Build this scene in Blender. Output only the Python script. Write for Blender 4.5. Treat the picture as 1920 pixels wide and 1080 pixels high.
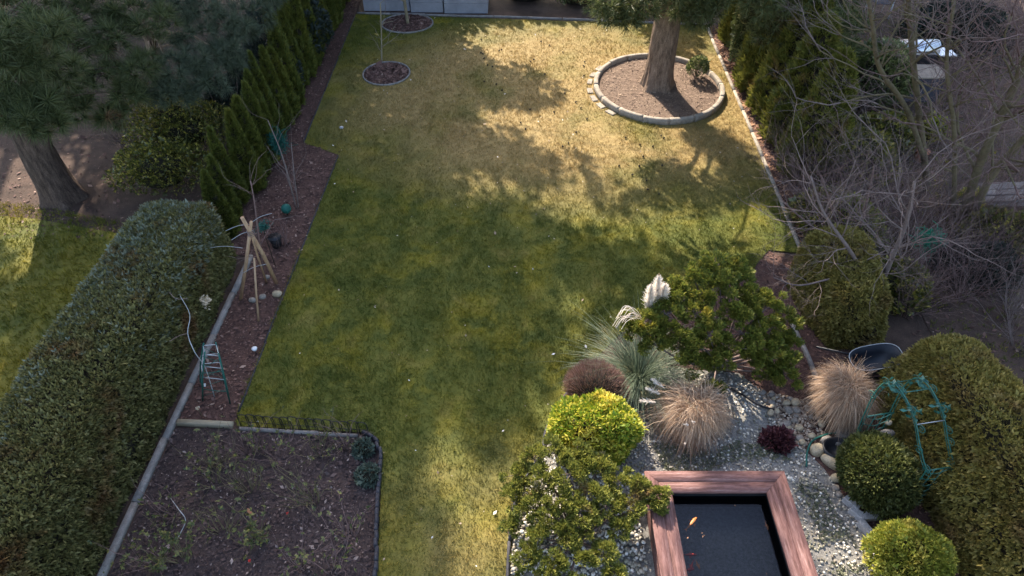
import bpy, bmesh, math, random
import numpy as np
from mathutils import Vector

for o in list(bpy.data.objects): bpy.data.objects.remove(o)
SC = bpy.context.scene
COL = SC.collection
R = math.radians
rng = np.random.default_rng(7)
random.seed(7)

# ------------------------------------------------------------------ camera, sky, sun, exposure
H = 8.0; F = 1280.0; PITCH = math.atan(1230 / F)          # drone 8 m up, 24 mm lens, horizon from the plot's vanishing point
cam_d = bpy.data.cameras.new('camera'); cam_d.lens = 24; cam_d.sensor_width = 36; cam_d.clip_end = 500
cam = bpy.data.objects.new('camera', cam_d); COL.objects.link(cam)
cam.location = (0, 0, H); cam.rotation_euler = (math.pi / 2 - PITCH, 0, 0)
SC.camera = cam
SUN_EL = 38.0
SUN_DIR = np.array([-0.31, 0.95]); SUN_DIR /= np.linalg.norm(SUN_DIR)      # horizontal direction towards the sun
world = bpy.data.worlds.new('World'); SC.world = world; world.use_nodes = True
wn = world.node_tree.nodes; wl = world.node_tree.links
sky = wn.new('ShaderNodeTexSky'); sky.sky_type = 'NISHITA'; sky.sun_disc = False
sky.sun_elevation = R(SUN_EL); sky.sun_rotation = math.atan2(SUN_DIR[0], SUN_DIR[1])
sky.air_density = 1.0; sky.dust_density = 2.2; sky.ozone_density = 0.4
wl.new(sky.outputs[0], wn['Background'].inputs[0]); wn['Background'].inputs[1].default_value = 0.15
sd = bpy.data.lights.new('sun', 'SUN'); sd.energy = 4.1; sd.angle = R(0.53); sd.color = (1.0, 0.90, 0.76)
sun = bpy.data.objects.new('sun', sd); COL.objects.link(sun)
sv = Vector((SUN_DIR[0] * math.cos(R(SUN_EL)), SUN_DIR[1] * math.cos(R(SUN_EL)), math.sin(R(SUN_EL))))
sun.rotation_euler = sv.to_track_quat('Z', 'Y').to_euler(); sun.location = (0, 30, 30)
vs = SC.view_settings; vs.view_transform = 'Standard'; vs.look = 'None'; vs.gamma = 1; vs.exposure = 1.85
SHK = 1 / math.tan(R(SUN_EL))                                              # shadow length per metre of height

def GP(u, v, z=0.0):
    """a photograph pixel to the point at height z"""
    x = (u - 960) / F; y = (540 - v) / F
    d = (x, math.cos(PITCH) + y * math.sin(PITCH), -math.sin(PITCH) + y * math.cos(PITCH))
    t = (z - H) / d[2]
    return np.array([d[0] * t, d[1] * t, z])
def GP2(u, v): return GP(u, v)[:2]
def PX(x, y, z=0.0):
    c, s = math.cos(PITCH), math.sin(PITCH)
    de = y * c - (z - H) * s; up = y * s + (z - H) * c
    return 960 + F * x / de, 540 - F * up / de
def inpoly(P, poly):
    poly = np.asarray(poly, float); x, y = P[:, 0], P[:, 1]; ins = np.zeros(len(P), bool); j = len(poly) - 1
    for i in range(len(poly)):
        xi, yi = poly[i]; xj, yj = poly[j]
        c = ((yi > y) != (yj > y)) & (x < (xj - xi) * (y - yi) / (yj - yi + 1e-12) + xi)
        ins ^= c; j = i
    return ins

# ------------------------------------------------------------------ materials
MATS = {}
def nodes_of(m):
    m.use_nodes = True
    return m.node_tree.nodes, m.node_tree.links
def ramp(n, stops):
    r = n.new('ShaderNodeValToRGB'); e = r.color_ramp.elements
    while len(e) < len(stops): e.new(0.5)
    for el, (p, c) in zip(e, stops): el.position = p; el.color = (*c, 1)
    return r
def noise(n, l, scale, detail=4, rough=0.6, vec=None, dist=0):
    t = n.new('ShaderNodeTexNoise'); t.inputs['Scale'].default_value = scale
    t.inputs['Detail'].default_value = detail; t.inputs['Roughness'].default_value = rough
    t.inputs['Distortion'].default_value = dist
    if vec is not None: l.new(vec, t.inputs['Vector'])
    return t
def surf(name, stops, scale=4, rough=0.8, bump=0.3, bscale=None, fine=None, metallic=0.0, stretch=None, spec=0.3):
    """plain surface: noise through a colour ramp plus relief"""
    m = bpy.data.materials.new(name); n, l = nodes_of(m); b = n['Principled BSDF']
    g = n.new('ShaderNodeNewGeometry'); vec = g.outputs['Position']
    if stretch:
        tc = n.new('ShaderNodeTexCoord'); mp = n.new('ShaderNodeMapping'); mp.inputs['Scale'].default_value = stretch
        l.new(tc.outputs['Object'], mp.inputs['Vector']); vec = mp.outputs['Vector']
    t = noise(n, l, scale, 8, 0.7, vec); r = ramp(n, stops); l.new(t.outputs['Fac'], r.inputs[0])
    col = r.outputs[0]
    if fine:
        t2 = noise(n, l, fine, 3, 0.6, vec); mx = n.new('ShaderNodeMix'); mx.data_type = 'RGBA'; mx.blend_type = 'OVERLAY'
        mx.inputs[0].default_value = 0.6; l.new(col, mx.inputs[6]); l.new(t2.outputs['Fac'], mx.inputs[7]); col = mx.outputs[2]
    l.new(col, b.inputs['Base Color'])
    b.inputs['Roughness'].default_value = rough; b.inputs['Metallic'].default_value = metallic
    b.inputs['Specular IOR Level'].default_value = spec
    if bump:
        bp = n.new('ShaderNodeBump'); bp.inputs['Strength'].default_value = bump; bp.inputs['Distance'].default_value = 0.02
        t3 = noise(n, l, bscale or scale * 6, 6, 0.7, vec); l.new(t3.outputs['Fac'], bp.inputs['Height']); l.new(bp.outputs[0], b.inputs['Normal'])
    return m
def leafy(name, stops, patch=None, pscale=1.5, plo=0.5, phi=0.68, trans=0.35, rough=0.55, spec=0.35, k=None):
    if k:
        stops = [(p, tuple(np.array(c) * k)) for p, c in stops]; patch = patch and [(p, tuple(np.array(c) * np.sqrt(k))) for p, c in patch]
    """leaves, needles, flakes: a tone per leaf, and patches of another tone (dead or fresh growth)"""
    m = bpy.data.materials.new(name); n, l = nodes_of(m); b = n['Principled BSDF']; out = n['Material Output']
    g = n.new('ShaderNodeNewGeometry'); r = ramp(n, stops); l.new(g.outputs['Random Per Island'], r.inputs[0]); col = r.outputs[0]
    if patch:
        t = noise(n, l, pscale, 3, 0.6, g.outputs['Position'])
        mr = n.new('ShaderNodeMapRange'); mr.inputs[1].default_value = plo; mr.inputs[2].default_value = phi
        l.new(t.outputs['Fac'], mr.inputs[0]); mx = n.new('ShaderNodeMix'); mx.data_type = 'RGBA'
        l.new(mr.outputs[0], mx.inputs[0]); l.new(col, mx.inputs[6])
        r2 = ramp(n, patch); l.new(g.outputs['Random Per Island'], r2.inputs[0]); l.new(r2.outputs[0], mx.inputs[7]); col = mx.outputs[2]
    l.new(col, b.inputs['Base Color']); b.inputs['Roughness'].default_value = rough
    b.inputs['Specular IOR Level'].default_value = spec
    if trans:
        tr = n.new('ShaderNodeBsdfTranslucent'); l.new(col, tr.inputs[0]); ms = n.new('ShaderNodeMixShader'); ms.inputs[0].default_value = trans
        l.new(b.outputs[0], ms.inputs[1]); l.new(tr.outputs[0], ms.inputs[2]); l.new(ms.outputs[0], out.inputs[0])
    return m
def two(a, b, k=3):
    a, b = np.array(a), np.array(b)
    return [(i / (k - 1), tuple(a + (b - a) * i / (k - 1))) for i in range(k)]

def lawn_mat(name, blades, neighbour=False):
    """grass: green with moss-yellow and straw patches; the straw is where the sward has dried under the pine"""
    m = bpy.data.materials.new(name); n, l = nodes_of(m); b = n['Principled BSDF']; out = n['Material Output']
    g = n.new('ShaderNodeNewGeometry'); pos = g.outputs['Position']
    def mix(f, a, c):
        x = n.new('ShaderNodeMix'); x.data_type = 'RGBA'
        if isinstance(f, float): x.inputs[0].default_value = f
        else: l.new(f, x.inputs[0])
        for s, i in ((a, 6), (c, 7)):
            if isinstance(s, tuple): x.inputs[i].default_value = (*s, 1)
            else: l.new(s, x.inputs[i])
        return x.outputs[2]
    def rng_(sock, lo, hi, a=0.0, c=1.0):
        r = n.new('ShaderNodeMapRange'); r.inputs[1].default_value = lo; r.inputs[2].default_value = hi
        r.inputs[3].default_value = a; r.inputs[4].default_value = c; l.new(sock, r.inputs[0]); return r.outputs[0]
    def math_(op, a, c):
        x = n.new('ShaderNodeMath'); x.operation = op; x.use_clamp = True
        for s, i in ((a, 0), (c, 1)):
            if isinstance(s, (int, float)): x.inputs[i].default_value = s
            else: l.new(s, x.inputs[i])
        return x.outputs[0]
    n1 = noise(n, l, 0.55, 4, 0.6, pos, 0.4).outputs['Fac']; n2 = noise(n, l, 1.7, 5, 0.65, pos, 0.3).outputs['Fac']
    n3 = noise(n, l, 0.9, 3, 0.5, pos).outputs['Fac']; n4 = noise(n, l, 9, 4, 0.7, pos).outputs['Fac']
    base = mix(rng_(n2, 0.35, 0.65), (0.080, 0.096, 0.016), (0.155, 0.150, 0.026))
    moss = math_('MULTIPLY', rng_(n3, 0.46, 0.62), rng_(n2, 0.42, 0.58)); base = mix(moss, base, (0.205, 0.180, 0.018))
    if not neighbour:
        dv = n.new('ShaderNodeVectorMath'); dv.operation = 'SUBTRACT'; l.new(pos, dv.inputs[0]); dv.inputs[1].default_value = (1.7, 14.9, 0)
        ds = n.new('ShaderNodeVectorMath'); ds.operation = 'MULTIPLY'; l.new(dv.outputs[0], ds.inputs[0]); ds.inputs[1].default_value = (0.70, 0.98, 0)
        ln = n.new('ShaderNodeVectorMath'); ln.operation = 'LENGTH'; l.new(ds.outputs[0], ln.inputs[0])
        fall = rng_(ln.outputs['Value'], 2.0, 4.9, 1.0, 0.0)
        dry = math_('MULTIPLY', math_('MULTIPLY', fall, 1.5), rng_(n1, 0.20, 0.52))
        dry = math_('ADD', dry, math_('MULTIPLY', rng_(n2, 0.56, 0.72), 0.22))
        # straw tone mixed in round a spot between the rose bed and the gravel
        ds2 = n.new('ShaderNodeVectorMath'); ds2.operation = 'SUBTRACT'; l.new(pos, ds2.inputs[0]); ds2.inputs[1].default_value = (-0.3, 3.8, 0)
        l2 = n.new('ShaderNodeVectorMath'); l2.operation = 'LENGTH'; l.new(ds2.outputs[0], l2.inputs[0])
        dry = math_('ADD', dry, math_('MULTIPLY', rng_(l2.outputs['Value'], 0.5, 1.9, 0.5, 0.0), rng_(n1, 0.3, 0.6)))
        straw = mix(rng_(n4, 0.3, 0.7), (0.285, 0.198, 0.076), (0.42, 0.30, 0.118))
        base = mix(dry, base, straw)
    else:
        base = mix(rng_(n1, 0.45, 0.65), base, (0.20, 0.165, 0.02))
    if blades:
        rr = ramp(n, [(0, (0.62, 0.66, 0.55)), (0.5, (1, 1, 1)), (0.9, (1.25, 1.2, 1.2)), (1, (1.7, 1.5, 1.6))]); l.new(g.outputs['Random Per Island'], rr.inputs[0])
    else:
        rr = ramp(n, [(0.25, (0.45, 0.45, 0.42)), (0.6, (0.8, 0.8, 0.8)), (0.85, (1.2, 1.15, 1.1))]); l.new(noise(n, l, 70, 4, 0.75, pos).outputs['Fac'], rr.inputs[0])
    x = n.new('ShaderNodeMix'); x.data_type = 'RGBA'; x.blend_type = 'MULTIPLY'; x.inputs[0].default_value = 1
    l.new(base, x.inputs[6]); l.new(rr.outputs[0], x.inputs[7]); col = x.outputs[2]
    l.new(col, b.inputs['Base Color']); b.inputs['Roughness'].default_value = 0.75; b.inputs['Specular IOR Level'].default_value = 0.15
    if blades:
        tr = n.new('ShaderNodeBsdfTranslucent'); l.new(col, tr.inputs[0]); ms = n.new('ShaderNodeMixShader'); ms.inputs[0].default_value = 0.3
        l.new(b.outputs[0], ms.inputs[1]); l.new(tr.outputs[0], ms.inputs[2]); l.new(ms.outputs[0], out.inputs[0])
    return m

M = dict(
 lawn=lawn_mat('lawn_soil', False), blades=lawn_mat('lawn_blades', True),
 nlawn=lawn_mat('neighbour_turf', False, True), nblades=lawn_mat('neighbour_blades', True, True),
 soil=surf('soil', [(0.3, (0.035, 0.022, 0.016)), (0.7, (0.10, 0.062, 0.045))], 2.5, 0.95, 0.8, 40, 60),
 mulch=surf('mulch', [(0.3, (0.045, 0.024, 0.020)), (0.7, (0.14, 0.075, 0.058))], 5, 0.95, 0.9, 50, 90),
 rose_soil=surf('rose_soil', [(0.3, (0.030, 0.021, 0.020)), (0.7, (0.085, 0.058, 0.052))], 5, 0.95, 0.9, 50, 90),
 ring_soil=surf('ring_soil', [(0.3, (0.10, 0.065, 0.046)), (0.7, (0.20, 0.138, 0.098))], 6, 0.95, 0.9, 60, 90),
 gravel_bed=surf('gravel_base', [(0.3, (0.10, 0.095, 0.085)), (0.7, (0.32, 0.30, 0.27))], 30, 0.9, 0.9, 90, 120),
 concrete=surf('concrete', [(0.3, (0.15, 0.135, 0.12)), (0.7, (0.28, 0.255, 0.235))], 6, 0.9, 0.35, 60, 90),
 kerbwarm=surf('weathered_concrete', [(0.3, (0.18, 0.15, 0.115)), (0.7, (0.36, 0.31, 0.25))], 7, 0.9, 0.5, 50, 80),
 zinc=surf('planter_panel', [(0.3, (0.20, 0.20, 0.22)), (0.7, (0.30, 0.30, 0.33))], 3, 0.55, 0.1, 20, None),
 rim=surf('planter_rim', [(0.3, (0.5, 0.5, 0.52)), (0.7, (0.65, 0.65, 0.68))], 3, 0.4, 0.05),
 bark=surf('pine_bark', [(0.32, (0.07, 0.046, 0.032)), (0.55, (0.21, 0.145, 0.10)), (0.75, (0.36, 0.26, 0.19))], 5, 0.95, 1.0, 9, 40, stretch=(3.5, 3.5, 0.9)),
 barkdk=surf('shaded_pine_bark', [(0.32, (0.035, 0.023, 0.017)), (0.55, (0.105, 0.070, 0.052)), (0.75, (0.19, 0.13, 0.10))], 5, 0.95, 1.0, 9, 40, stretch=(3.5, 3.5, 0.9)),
 twig=surf('grey_twig', [(0.3, (0.105, 0.076, 0.068)), (0.7, (0.23, 0.17, 0.15))], 12, 0.85, 0.2),
 twigp=surf('purple_twig', [(0.3, (0.105, 0.064, 0.057)), (0.7, (0.22, 0.14, 0.125))], 12, 0.85, 0.2),
 limb=surf('mossy_limb', [(0.3, (0.085, 0.068, 0.036)), (0.7, (0.19, 0.15, 0.085))], 9, 0.9, 0.5),
 darkwood=surf('dark_wood', [(0.3, (0.022, 0.016, 0.011)), (0.7, (0.05, 0.037, 0.025))], 6, 0.9, 0.4),
 stake=surf('stake_wood', [(0.3, (0.30, 0.175, 0.095)), (0.7, (0.50, 0.33, 0.20))], 4, 0.8, 0.3, stretch=(8, 8, 1)),
 pole=surf('young_bark', [(0.3, (0.16, 0.13, 0.08)), (0.7, (0.28, 0.23, 0.15))], 8, 0.9, 0.3),
 timber=surf('red_stained_timber', [(0.28, (0.055, 0.025, 0.020)), (0.46, (0.135, 0.062, 0.052)), (0.60, (0.20, 0.105, 0.092)), (0.76, (0.34, 0.235, 0.21))], 4.5, 0.75, 0.4, 14, 30, stretch=(0.7, 7, 7)),
 beam=surf('pale_timber', [(0.3, (0.23, 0.19, 0.125)), (0.7, (0.36, 0.31, 0.22))], 5, 0.85, 0.3, stretch=(1, 8, 8)),
 greyboard=surf('weathered_board', [(0.3, (0.11, 0.095, 0.09)), (0.7, (0.24, 0.215, 0.205))], 4, 0.85, 0.4, stretch=(1, 9, 9)),
 teal=surf('teal_paint', [(0.3, (0.010, 0.075, 0.055)), (0.7, (0.025, 0.13, 0.10))], 20, 0.45, 0.1, spec=0.5),
 tealdk=surf('green_netting', [(0.3, (0.006, 0.06, 0.045)), (0.7, (0.02, 0.13, 0.10))], 20, 0.6, 0.1),
 netgreen=surf('bright_netting', [(0.3, (0.008, 0.19, 0.10)), (0.7, (0.04, 0.36, 0.21))], 20, 0.6, 0.1),
 black=surf('black_plastic', [(0.3, (0.008, 0.008, 0.010)), (0.7, (0.02, 0.02, 0.023))], 8, 0.45, 0.1),
 tray=surf('blue_black_tray', [(0.3, (0.006, 0.008, 0.013)), (0.7, (0.014, 0.018, 0.027))], 5, 0.45, 0.05, spec=0.35),
 slate=surf('border_fence_grey', [(0.3, (0.022, 0.021, 0.026)), (0.7, (0.055, 0.052, 0.06))], 12, 0.7, 0.3),
 white=surf('white_paint', [(0.3, (0.6, 0.6, 0.6)), (0.7, (0.8, 0.8, 0.8))], 6, 0.5, 0.05),
 wire=surf('silver_wire', [(0.3, (0.30, 0.31, 0.31)), (0.7, (0.46, 0.47, 0.47))], 6, 0.4, 0.05),
 steel=surf('steel', [(0.3, (0.55, 0.56, 0.6)), (0.7, (0.7, 0.71, 0.75))], 4, 0.3, 0.05, metallic=0.85),
 cabinet=surf('dark_cabinet', [(0.3, (0.035, 0.036, 0.05)), (0.7, (0.06, 0.06, 0.078))], 4, 0.6, 0.1),
 tabletop=surf('table_top', [(0.3, (0.22, 0.17, 0.13)), (0.7, (0.36, 0.29, 0.22))], 6, 0.7, 0.2),
 boulder=surf('sandstone', [(0.3, (0.28, 0.21, 0.125)), (0.7, (0.50, 0.41, 0.28))], 7, 0.85, 0.5, 30, 60),
 boulderg=surf('grey_stone', [(0.3, (0.15, 0.128, 0.105)), (0.7, (0.29, 0.25, 0.21))], 7, 0.85, 0.5, 30, 60),
 block=surf('pale_stone_block', [(0.3, (0.33, 0.30, 0.28)), (0.7, (0.48, 0.45, 0.43))], 8, 0.85, 0.4, 40, 60),
 core=surf('inner_twigs', [(0.3, (0.014, 0.012, 0.007)), (0.7, (0.035, 0.028, 0.016))], 14, 0.95, 0.8),
 fishm=surf('orange_fish', [(0.3, (0.55, 0.13, 0.025)), (0.7, (0.72, 0.30, 0.10))], 12, 0.4, 0.0),
 fishr=surf('red_fish', [(0.3, (0.45, 0.03, 0.02)), (0.7, (0.6, 0.10, 0.06))], 12, 0.4, 0.0),
 pondbed=surf('pond_liner', [(0.3, (0.004, 0.005, 0.006)), (0.7, (0.010, 0.011, 0.013))], 3, 0.8, 0.1),
 thuja=leafy('thuja_leaf', [(0, (0.030, 0.046, 0.010)), (0.5, (0.050, 0.074, 0.017)), (1, (0.085, 0.105, 0.026))], [(0, (0.065, 0.080, 0.014)), (1, (0.115, 0.125, 0.026))], 1.2, k=(1.9, 1.55, 1.3)),
 hedgel=leafy('blue_hedge_leaf', [(0, (0.058, 0.074, 0.034)), (0.5, (0.10, 0.124, 0.056)), (1, (0.16, 0.185, 0.092))], [(0, (0.095, 0.060, 0.028)), (1, (0.165, 0.100, 0.048))], 1.5, 0.53, 0.68, 0.25, k=(1.5, 1.15, 0.85)),
 hedgeb=leafy('pale_hedge_tip', [(0, (0.11, 0.135, 0.10)), (0.5, (0.165, 0.19, 0.15)), (1, (0.24, 0.265, 0.22))], None, trans=0.2, k=(1.1, 1.05, 0.9)),
 hedger=leafy('golden_hedge_leaf', [(0, (0.090, 0.088, 0.014)), (0.5, (0.135, 0.130, 0.022)), (1, (0.195, 0.178, 0.036))], [(0, (0.13, 0.095, 0.028)), (1, (0.21, 0.15, 0.05))], 1.8, 0.52, 0.7, 0.3, k=(1.65, 1.45, 2.1)),
 hedger2=leafy('side_hedge_leaf', [(0, (0.055, 0.075, 0.014)), (1, (0.125, 0.14, 0.03))], [(0, (0.12, 0.085, 0.03)), (1, (0.19, 0.13, 0.05))], 2.2, 0.55, 0.7, 0.3, k=(1.6, 1.35, 1.2)),
 ballg=leafy('clipped_ball_leaf', [(0, (0.050, 0.068, 0.014)), (1, (0.115, 0.135, 0.034))], None, trans=0.3, k=(1.0, 0.9, 1.0)),
 golden=leafy('gold_leaf', [(0, (0.10, 0.17, 0.018)), (0.45, (0.20, 0.27, 0.025)), (0.75, (0.50, 0.45, 0.04)), (1, (0.72, 0.62, 0.13))], [(0, (0.42, 0.38, 0.03)), (1, (0.80, 0.66, 0.14))], 2.6, 0.52, 0.62, 0.3),
 golden2=leafy('gold_box_leaf', [(0, (0.14, 0.16, 0.02)), (0.5, (0.25, 0.27, 0.035)), (1, (0.45, 0.40, 0.07))], [(0, (0.30, 0.27, 0.04)), (1, (0.52, 0.43, 0.10))], 3.0, 0.55, 0.65, 0.3),
 dwarf=leafy('dwarf_conifer_leaf', [(0, (0.050, 0.068, 0.014)), (0.5, (0.105, 0.125, 0.026)), (1, (0.20, 0.21, 0.05))], [(0, (0.16, 0.11, 0.05)), (1, (0.26, 0.19, 0.09))], 3.0, 0.60, 0.72, 0.3, k=(1.7, 1.5, 1.3)),
 hinoki=leafy('cloud_conifer_leaf', [(0, (0.032, 0.056, 0.010)), (0.5, (0.060, 0.088, 0.017)), (1, (0.105, 0.125, 0.026))], [(0, (0.17, 0.16, 0.02)), (1, (0.32, 0.29, 0.05))], 3.2, 0.60, 0.70, 0.3, k=(2.5, 1.9, 1.6)),
 pine=leafy('pine_needle', [(0, (0.034, 0.052, 0.018)), (0.5, (0.060, 0.082, 0.030)), (1, (0.10, 0.12, 0.052))], [(0, (0.11, 0.066, 0.028)), (1, (0.18, 0.11, 0.05))], 1.3, 0.63, 0.72, 0.3, k=(1.5, 1.3, 1.2)),
 pinel=leafy('light_pine_needle', [(0, (0.042, 0.058, 0.020)), (0.5, (0.085, 0.105, 0.038)), (1, (0.15, 0.165, 0.07))], [(0, (0.16, 0.095, 0.045)), (1, (0.24, 0.15, 0.075))], 1.3, 0.63, 0.72, 0.3),
 pinebl=leafy('blue_pine_needle', [(0, (0.036, 0.054, 0.036)), (0.5, (0.065, 0.088, 0.062)), (1, (0.105, 0.13, 0.10))], None, trans=0.25, k=(1.3, 1.2, 1.0)),
 evergreen=leafy('glossy_evergreen', [(0, (0.045, 0.058, 0.014)), (0.6, (0.10, 0.115, 0.024)), (0.85, (0.24, 0.22, 0.04)), (1, (0.40, 0.36, 0.10))], None, trans=0.25, rough=0.35, spec=0.6, k=(1.15, 1.05, 0.95)),
 ivy=leafy('ivy_leaf', [(0, (0.035, 0.055, 0.016)), (0.7, (0.10, 0.125, 0.045)), (1, (0.27, 0.27, 0.13))], None, trans=0.25, rough=0.4, spec=0.5, k=(1.4, 1.3, 1.2)),
 darkleaf=leafy('darkened_shrub_leaf', [(0, (0.012, 0.020, 0.014)), (1, (0.032, 0.044, 0.034))], None, trans=0.2),  # near-black, so the deep shade behind the conifer row sits in the colour
 drygrass=leafy('dry_grass_blade', [(0, (0.28, 0.165, 0.095)), (0.5, (0.45, 0.30, 0.19)), (1, (0.66, 0.50, 0.36))], None, trans=0.35, rough=0.7),
 pampas=leafy('pampas_blade', [(0, (0.10, 0.135, 0.085)), (0.5, (0.19, 0.235, 0.165)), (1, (0.34, 0.36, 0.25))], [(0, (0.34, 0.28, 0.14)), (1, (0.5, 0.42, 0.24))], 4, 0.6, 0.7, 0.3, k=(0.55, 0.6, 0.55)),
 plume=leafy('plume_silk', [(0, (0.80, 0.71, 0.62)), (1, (0.90, 0.85, 0.78))], None, trans=0.45, rough=0.9, spec=0.1),
 spirea=leafy('brown_twiglet', [(0, (0.14, 0.075, 0.055)), (0.5, (0.22, 0.13, 0.098)), (1, (0.33, 0.21, 0.165))], None, trans=0.1, rough=0.8),
 heuchera=leafy('purple_leaf', [(0, (0.045, 0.014, 0.018)), (0.6, (0.10, 0.032, 0.036)), (1, (0.22, 0.085, 0.08))], None, trans=0.2, rough=0.45),
 creeper=leafy('creeper_leaf', [(0, (0.10, 0.11, 0.06)), (1, (0.22, 0.22, 0.14))], None, trans=0.2),
 roseleaf=leafy('rose_leaf', [(0, (0.055, 0.075, 0.03)), (0.6, (0.12, 0.13, 0.045)), (1, (0.24, 0.22, 0.06))], None, trans=0.3),
 bluegreen=leafy('sage_leaf', [(0, (0.06, 0.085, 0.06)), (1, (0.11, 0.14, 0.105))], None, trans=0.2),
 flakes=leafy('bark_flake', [(0, (0.040, 0.019, 0.015)), (0.5, (0.105, 0.053, 0.041)), (0.92, (0.18, 0.102, 0.080)), (1, (0.32, 0.22, 0.17))], None, trans=0.0, rough=0.85),
 flakesr=leafy('rose_bed_flake', [(0, (0.020, 0.012, 0.012)), (0.5, (0.055, 0.033, 0.030)), (0.92, (0.10, 0.068, 0.062)), (1, (0.30, 0.23, 0.20))], None, trans=0.0, rough=0.85),
 flakesl=leafy('ring_flake', [(0, (0.10, 0.062, 0.042)), (0.6, (0.20, 0.13, 0.088)), (1, (0.36, 0.26, 0.175))], None, trans=0.0, rough=0.85),
 leaffall=leafy('fallen_leaf', [(0, (0.20, 0.09, 0.05)), (1, (0.42, 0.23, 0.13))], None, trans=0.2, rough=0.7),
 pebble=leafy('white_pebble', [(0, (0.14, 0.115, 0.085)), (0.4, (0.36, 0.315, 0.245)), (0.75, (0.60, 0.54, 0.44)), (1, (0.88, 0.83, 0.74))], [(0, (0.12, 0.11, 0.07)), (1, (0.32, 0.30, 0.22))], 3.0, 0.5, 0.62, trans=0.0, rough=0.7),
 pebblew=leafy('brown_pebble', [(0, (0.13, 0.085, 0.055)), (0.6, (0.27, 0.20, 0.145)), (1, (0.50, 0.42, 0.33))], None, trans=0.0, rough=0.7),
 thatch=surf('thatch', [(0.3, (0.12, 0.07, 0.04)), (0.7, (0.26, 0.17, 0.105))], 30, 0.95, 0.8),
 debris=leafy('pale_crumb', [(0, (0.16, 0.09, 0.05)), (0.6, (0.38, 0.29, 0.20)), (1, (0.75, 0.72, 0.68))], None, trans=0.0),
 cream=surf('dry_flower', [(0.3, (0.55, 0.42, 0.28)), (0.7, (0.72, 0.60, 0.44))], 20, 0.8, 0.2),
 red=surf('rose_petal', [(0.3, (0.50, 0.03, 0.03)), (0.7, (0.66, 0.10, 0.08))], 20, 0.6, 0.1),
 orange=surf('orange_leaf', [(0.3, (0.24, 0.10, 0.05)), (0.7, (0.34, 0.17, 0.09))], 20, 0.6, 0.1),
 terracotta=surf('terracotta', [(0.3, (0.32, 0.12, 0.07)), (0.7, (0.42, 0.18, 0.11))], 8, 0.8, 0.2),
)
def water_mat():
    m = bpy.data.materials.new('pond_water'); n, l = nodes_of(m); out = n['Material Output']; n.remove(n['Principled BSDF'])
    tr = n.new('ShaderNodeBsdfTransparent'); tr.inputs[0].default_value = (0.42, 0.46, 0.50, 1)
    gl = n.new('ShaderNodeBsdfGlossy'); gl.inputs['Roughness'].default_value = 0.03; gl.inputs['Color'].default_value = (0.62, 0.66, 0.78, 1)      # murky water; tint paints the sky reflection darker and bluer
    fr = n.new('ShaderNodeFresnel'); fr.inputs[0].default_value = 1.33
    t = n.new('ShaderNodeTexNoise'); t.inputs['Scale'].default_value = 6; bp = n.new('ShaderNodeBump'); bp.inputs['Strength'].default_value = 0.008
    g = n.new('ShaderNodeNewGeometry'); l.new(g.outputs['Position'], t.inputs['Vector']); l.new(t.outputs['Fac'], bp.inputs['Height'])
    l.new(bp.outputs[0], gl.inputs['Normal']); l.new(bp.outputs[0], fr.inputs['Normal'])
    ms = n.new('ShaderNodeMixShader'); l.new(fr.outputs[0], ms.inputs[0]); l.new(tr.outputs[0], ms.inputs[1]); l.new(gl.outputs[0], ms.inputs[2]); l.new(ms.outputs[0], out.inputs[0])
    return m
M['water'] = water_mat()

# ------------------------------------------------------------------ mesh helpers
def make_mesh(name, V, Fc, mat, smooth=False):
    """V (n,3); Fc an int array (m,k) or a list of such arrays"""
    if not isinstance(Fc, (list, tuple)): Fc = [Fc]
    me = bpy.data.meshes.new(name)
    V = np.asarray(V, np.float32); me.vertices.add(len(V)); me.vertices.foreach_set('co', V.ravel())
    idx = np.concatenate([np.asarray(f, np.int32).ravel() for f in Fc]); tot = np.concatenate([np.full(len(f), np.asarray(f).shape[1], np.int32) for f in Fc])
    st = np.concatenate([[0], np.cumsum(tot)[:-1]]).astype(np.int32)
    me.loops.add(len(idx)); me.loops.foreach_set('vertex_index', idx)
    me.polygons.add(len(tot)); me.polygons.foreach_set('loop_start', st)
    if smooth: me.polygons.foreach_set('use_smooth', np.ones(len(tot), bool))
    me.materials.append(M[mat] if isinstance(mat, str) else mat)
    me.update(calc_edges=True); me.validate()
    return me
def tag(o, label=None, cat=None, group=None, kind=None):
    if label: o['label'] = label
    if cat: o['category'] = cat
    if group: o['group'] = group
    if kind: o['kind'] = kind
    return o
def thing(name, label, cat, loc=(0, 0, 0), group=None):
    o = bpy.data.objects.new(name, None); COL.objects.link(o); o.location = [float(c) for c in loc]; o.empty_display_size = 0.1
    return tag(o, label, cat, group)
def wloc(o):
    v = np.zeros(3)
    while o is not None: v += np.array(o.location); o = o.parent
    return v
def part(name, V, Fc, mat, parent=None, smooth=False, origin=None):
    """mesh given in world coordinates; its origin is the parent's, or `origin`"""
    V = np.asarray(V, float)
    o = bpy.data.objects.new(name, None)
    base = wloc(parent) if parent is not None else np.zeros(3)
    og = base if origin is None else np.asarray(origin, float)
    o = bpy.data.objects.new(name, make_mesh(name, V - og, Fc, mat, smooth)); COL.objects.link(o)
    o.parent = parent; o.location = og - base
    if name in ('twigs', 'metal_leaf', 'dry_blades', 'side_shoots', 'lattice', 'net', 'mesh', 'plume', 'binding', 'limbs', 'stems'): o['kind'] = 'stuff'      # fine pieces nobody could pick apart
    return o
def inst(name, me, parent, loc, rot=(0, 0, 0), scale=(1, 1, 1)):
    o = bpy.data.objects.new(name, me); COL.objects.link(o); o.parent = parent
    base = wloc(parent) if parent is not None else np.zeros(3)
    o.location = np.asarray(loc, float) - base; o.rotation_euler = rot; o.scale = scale
    return o
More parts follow.
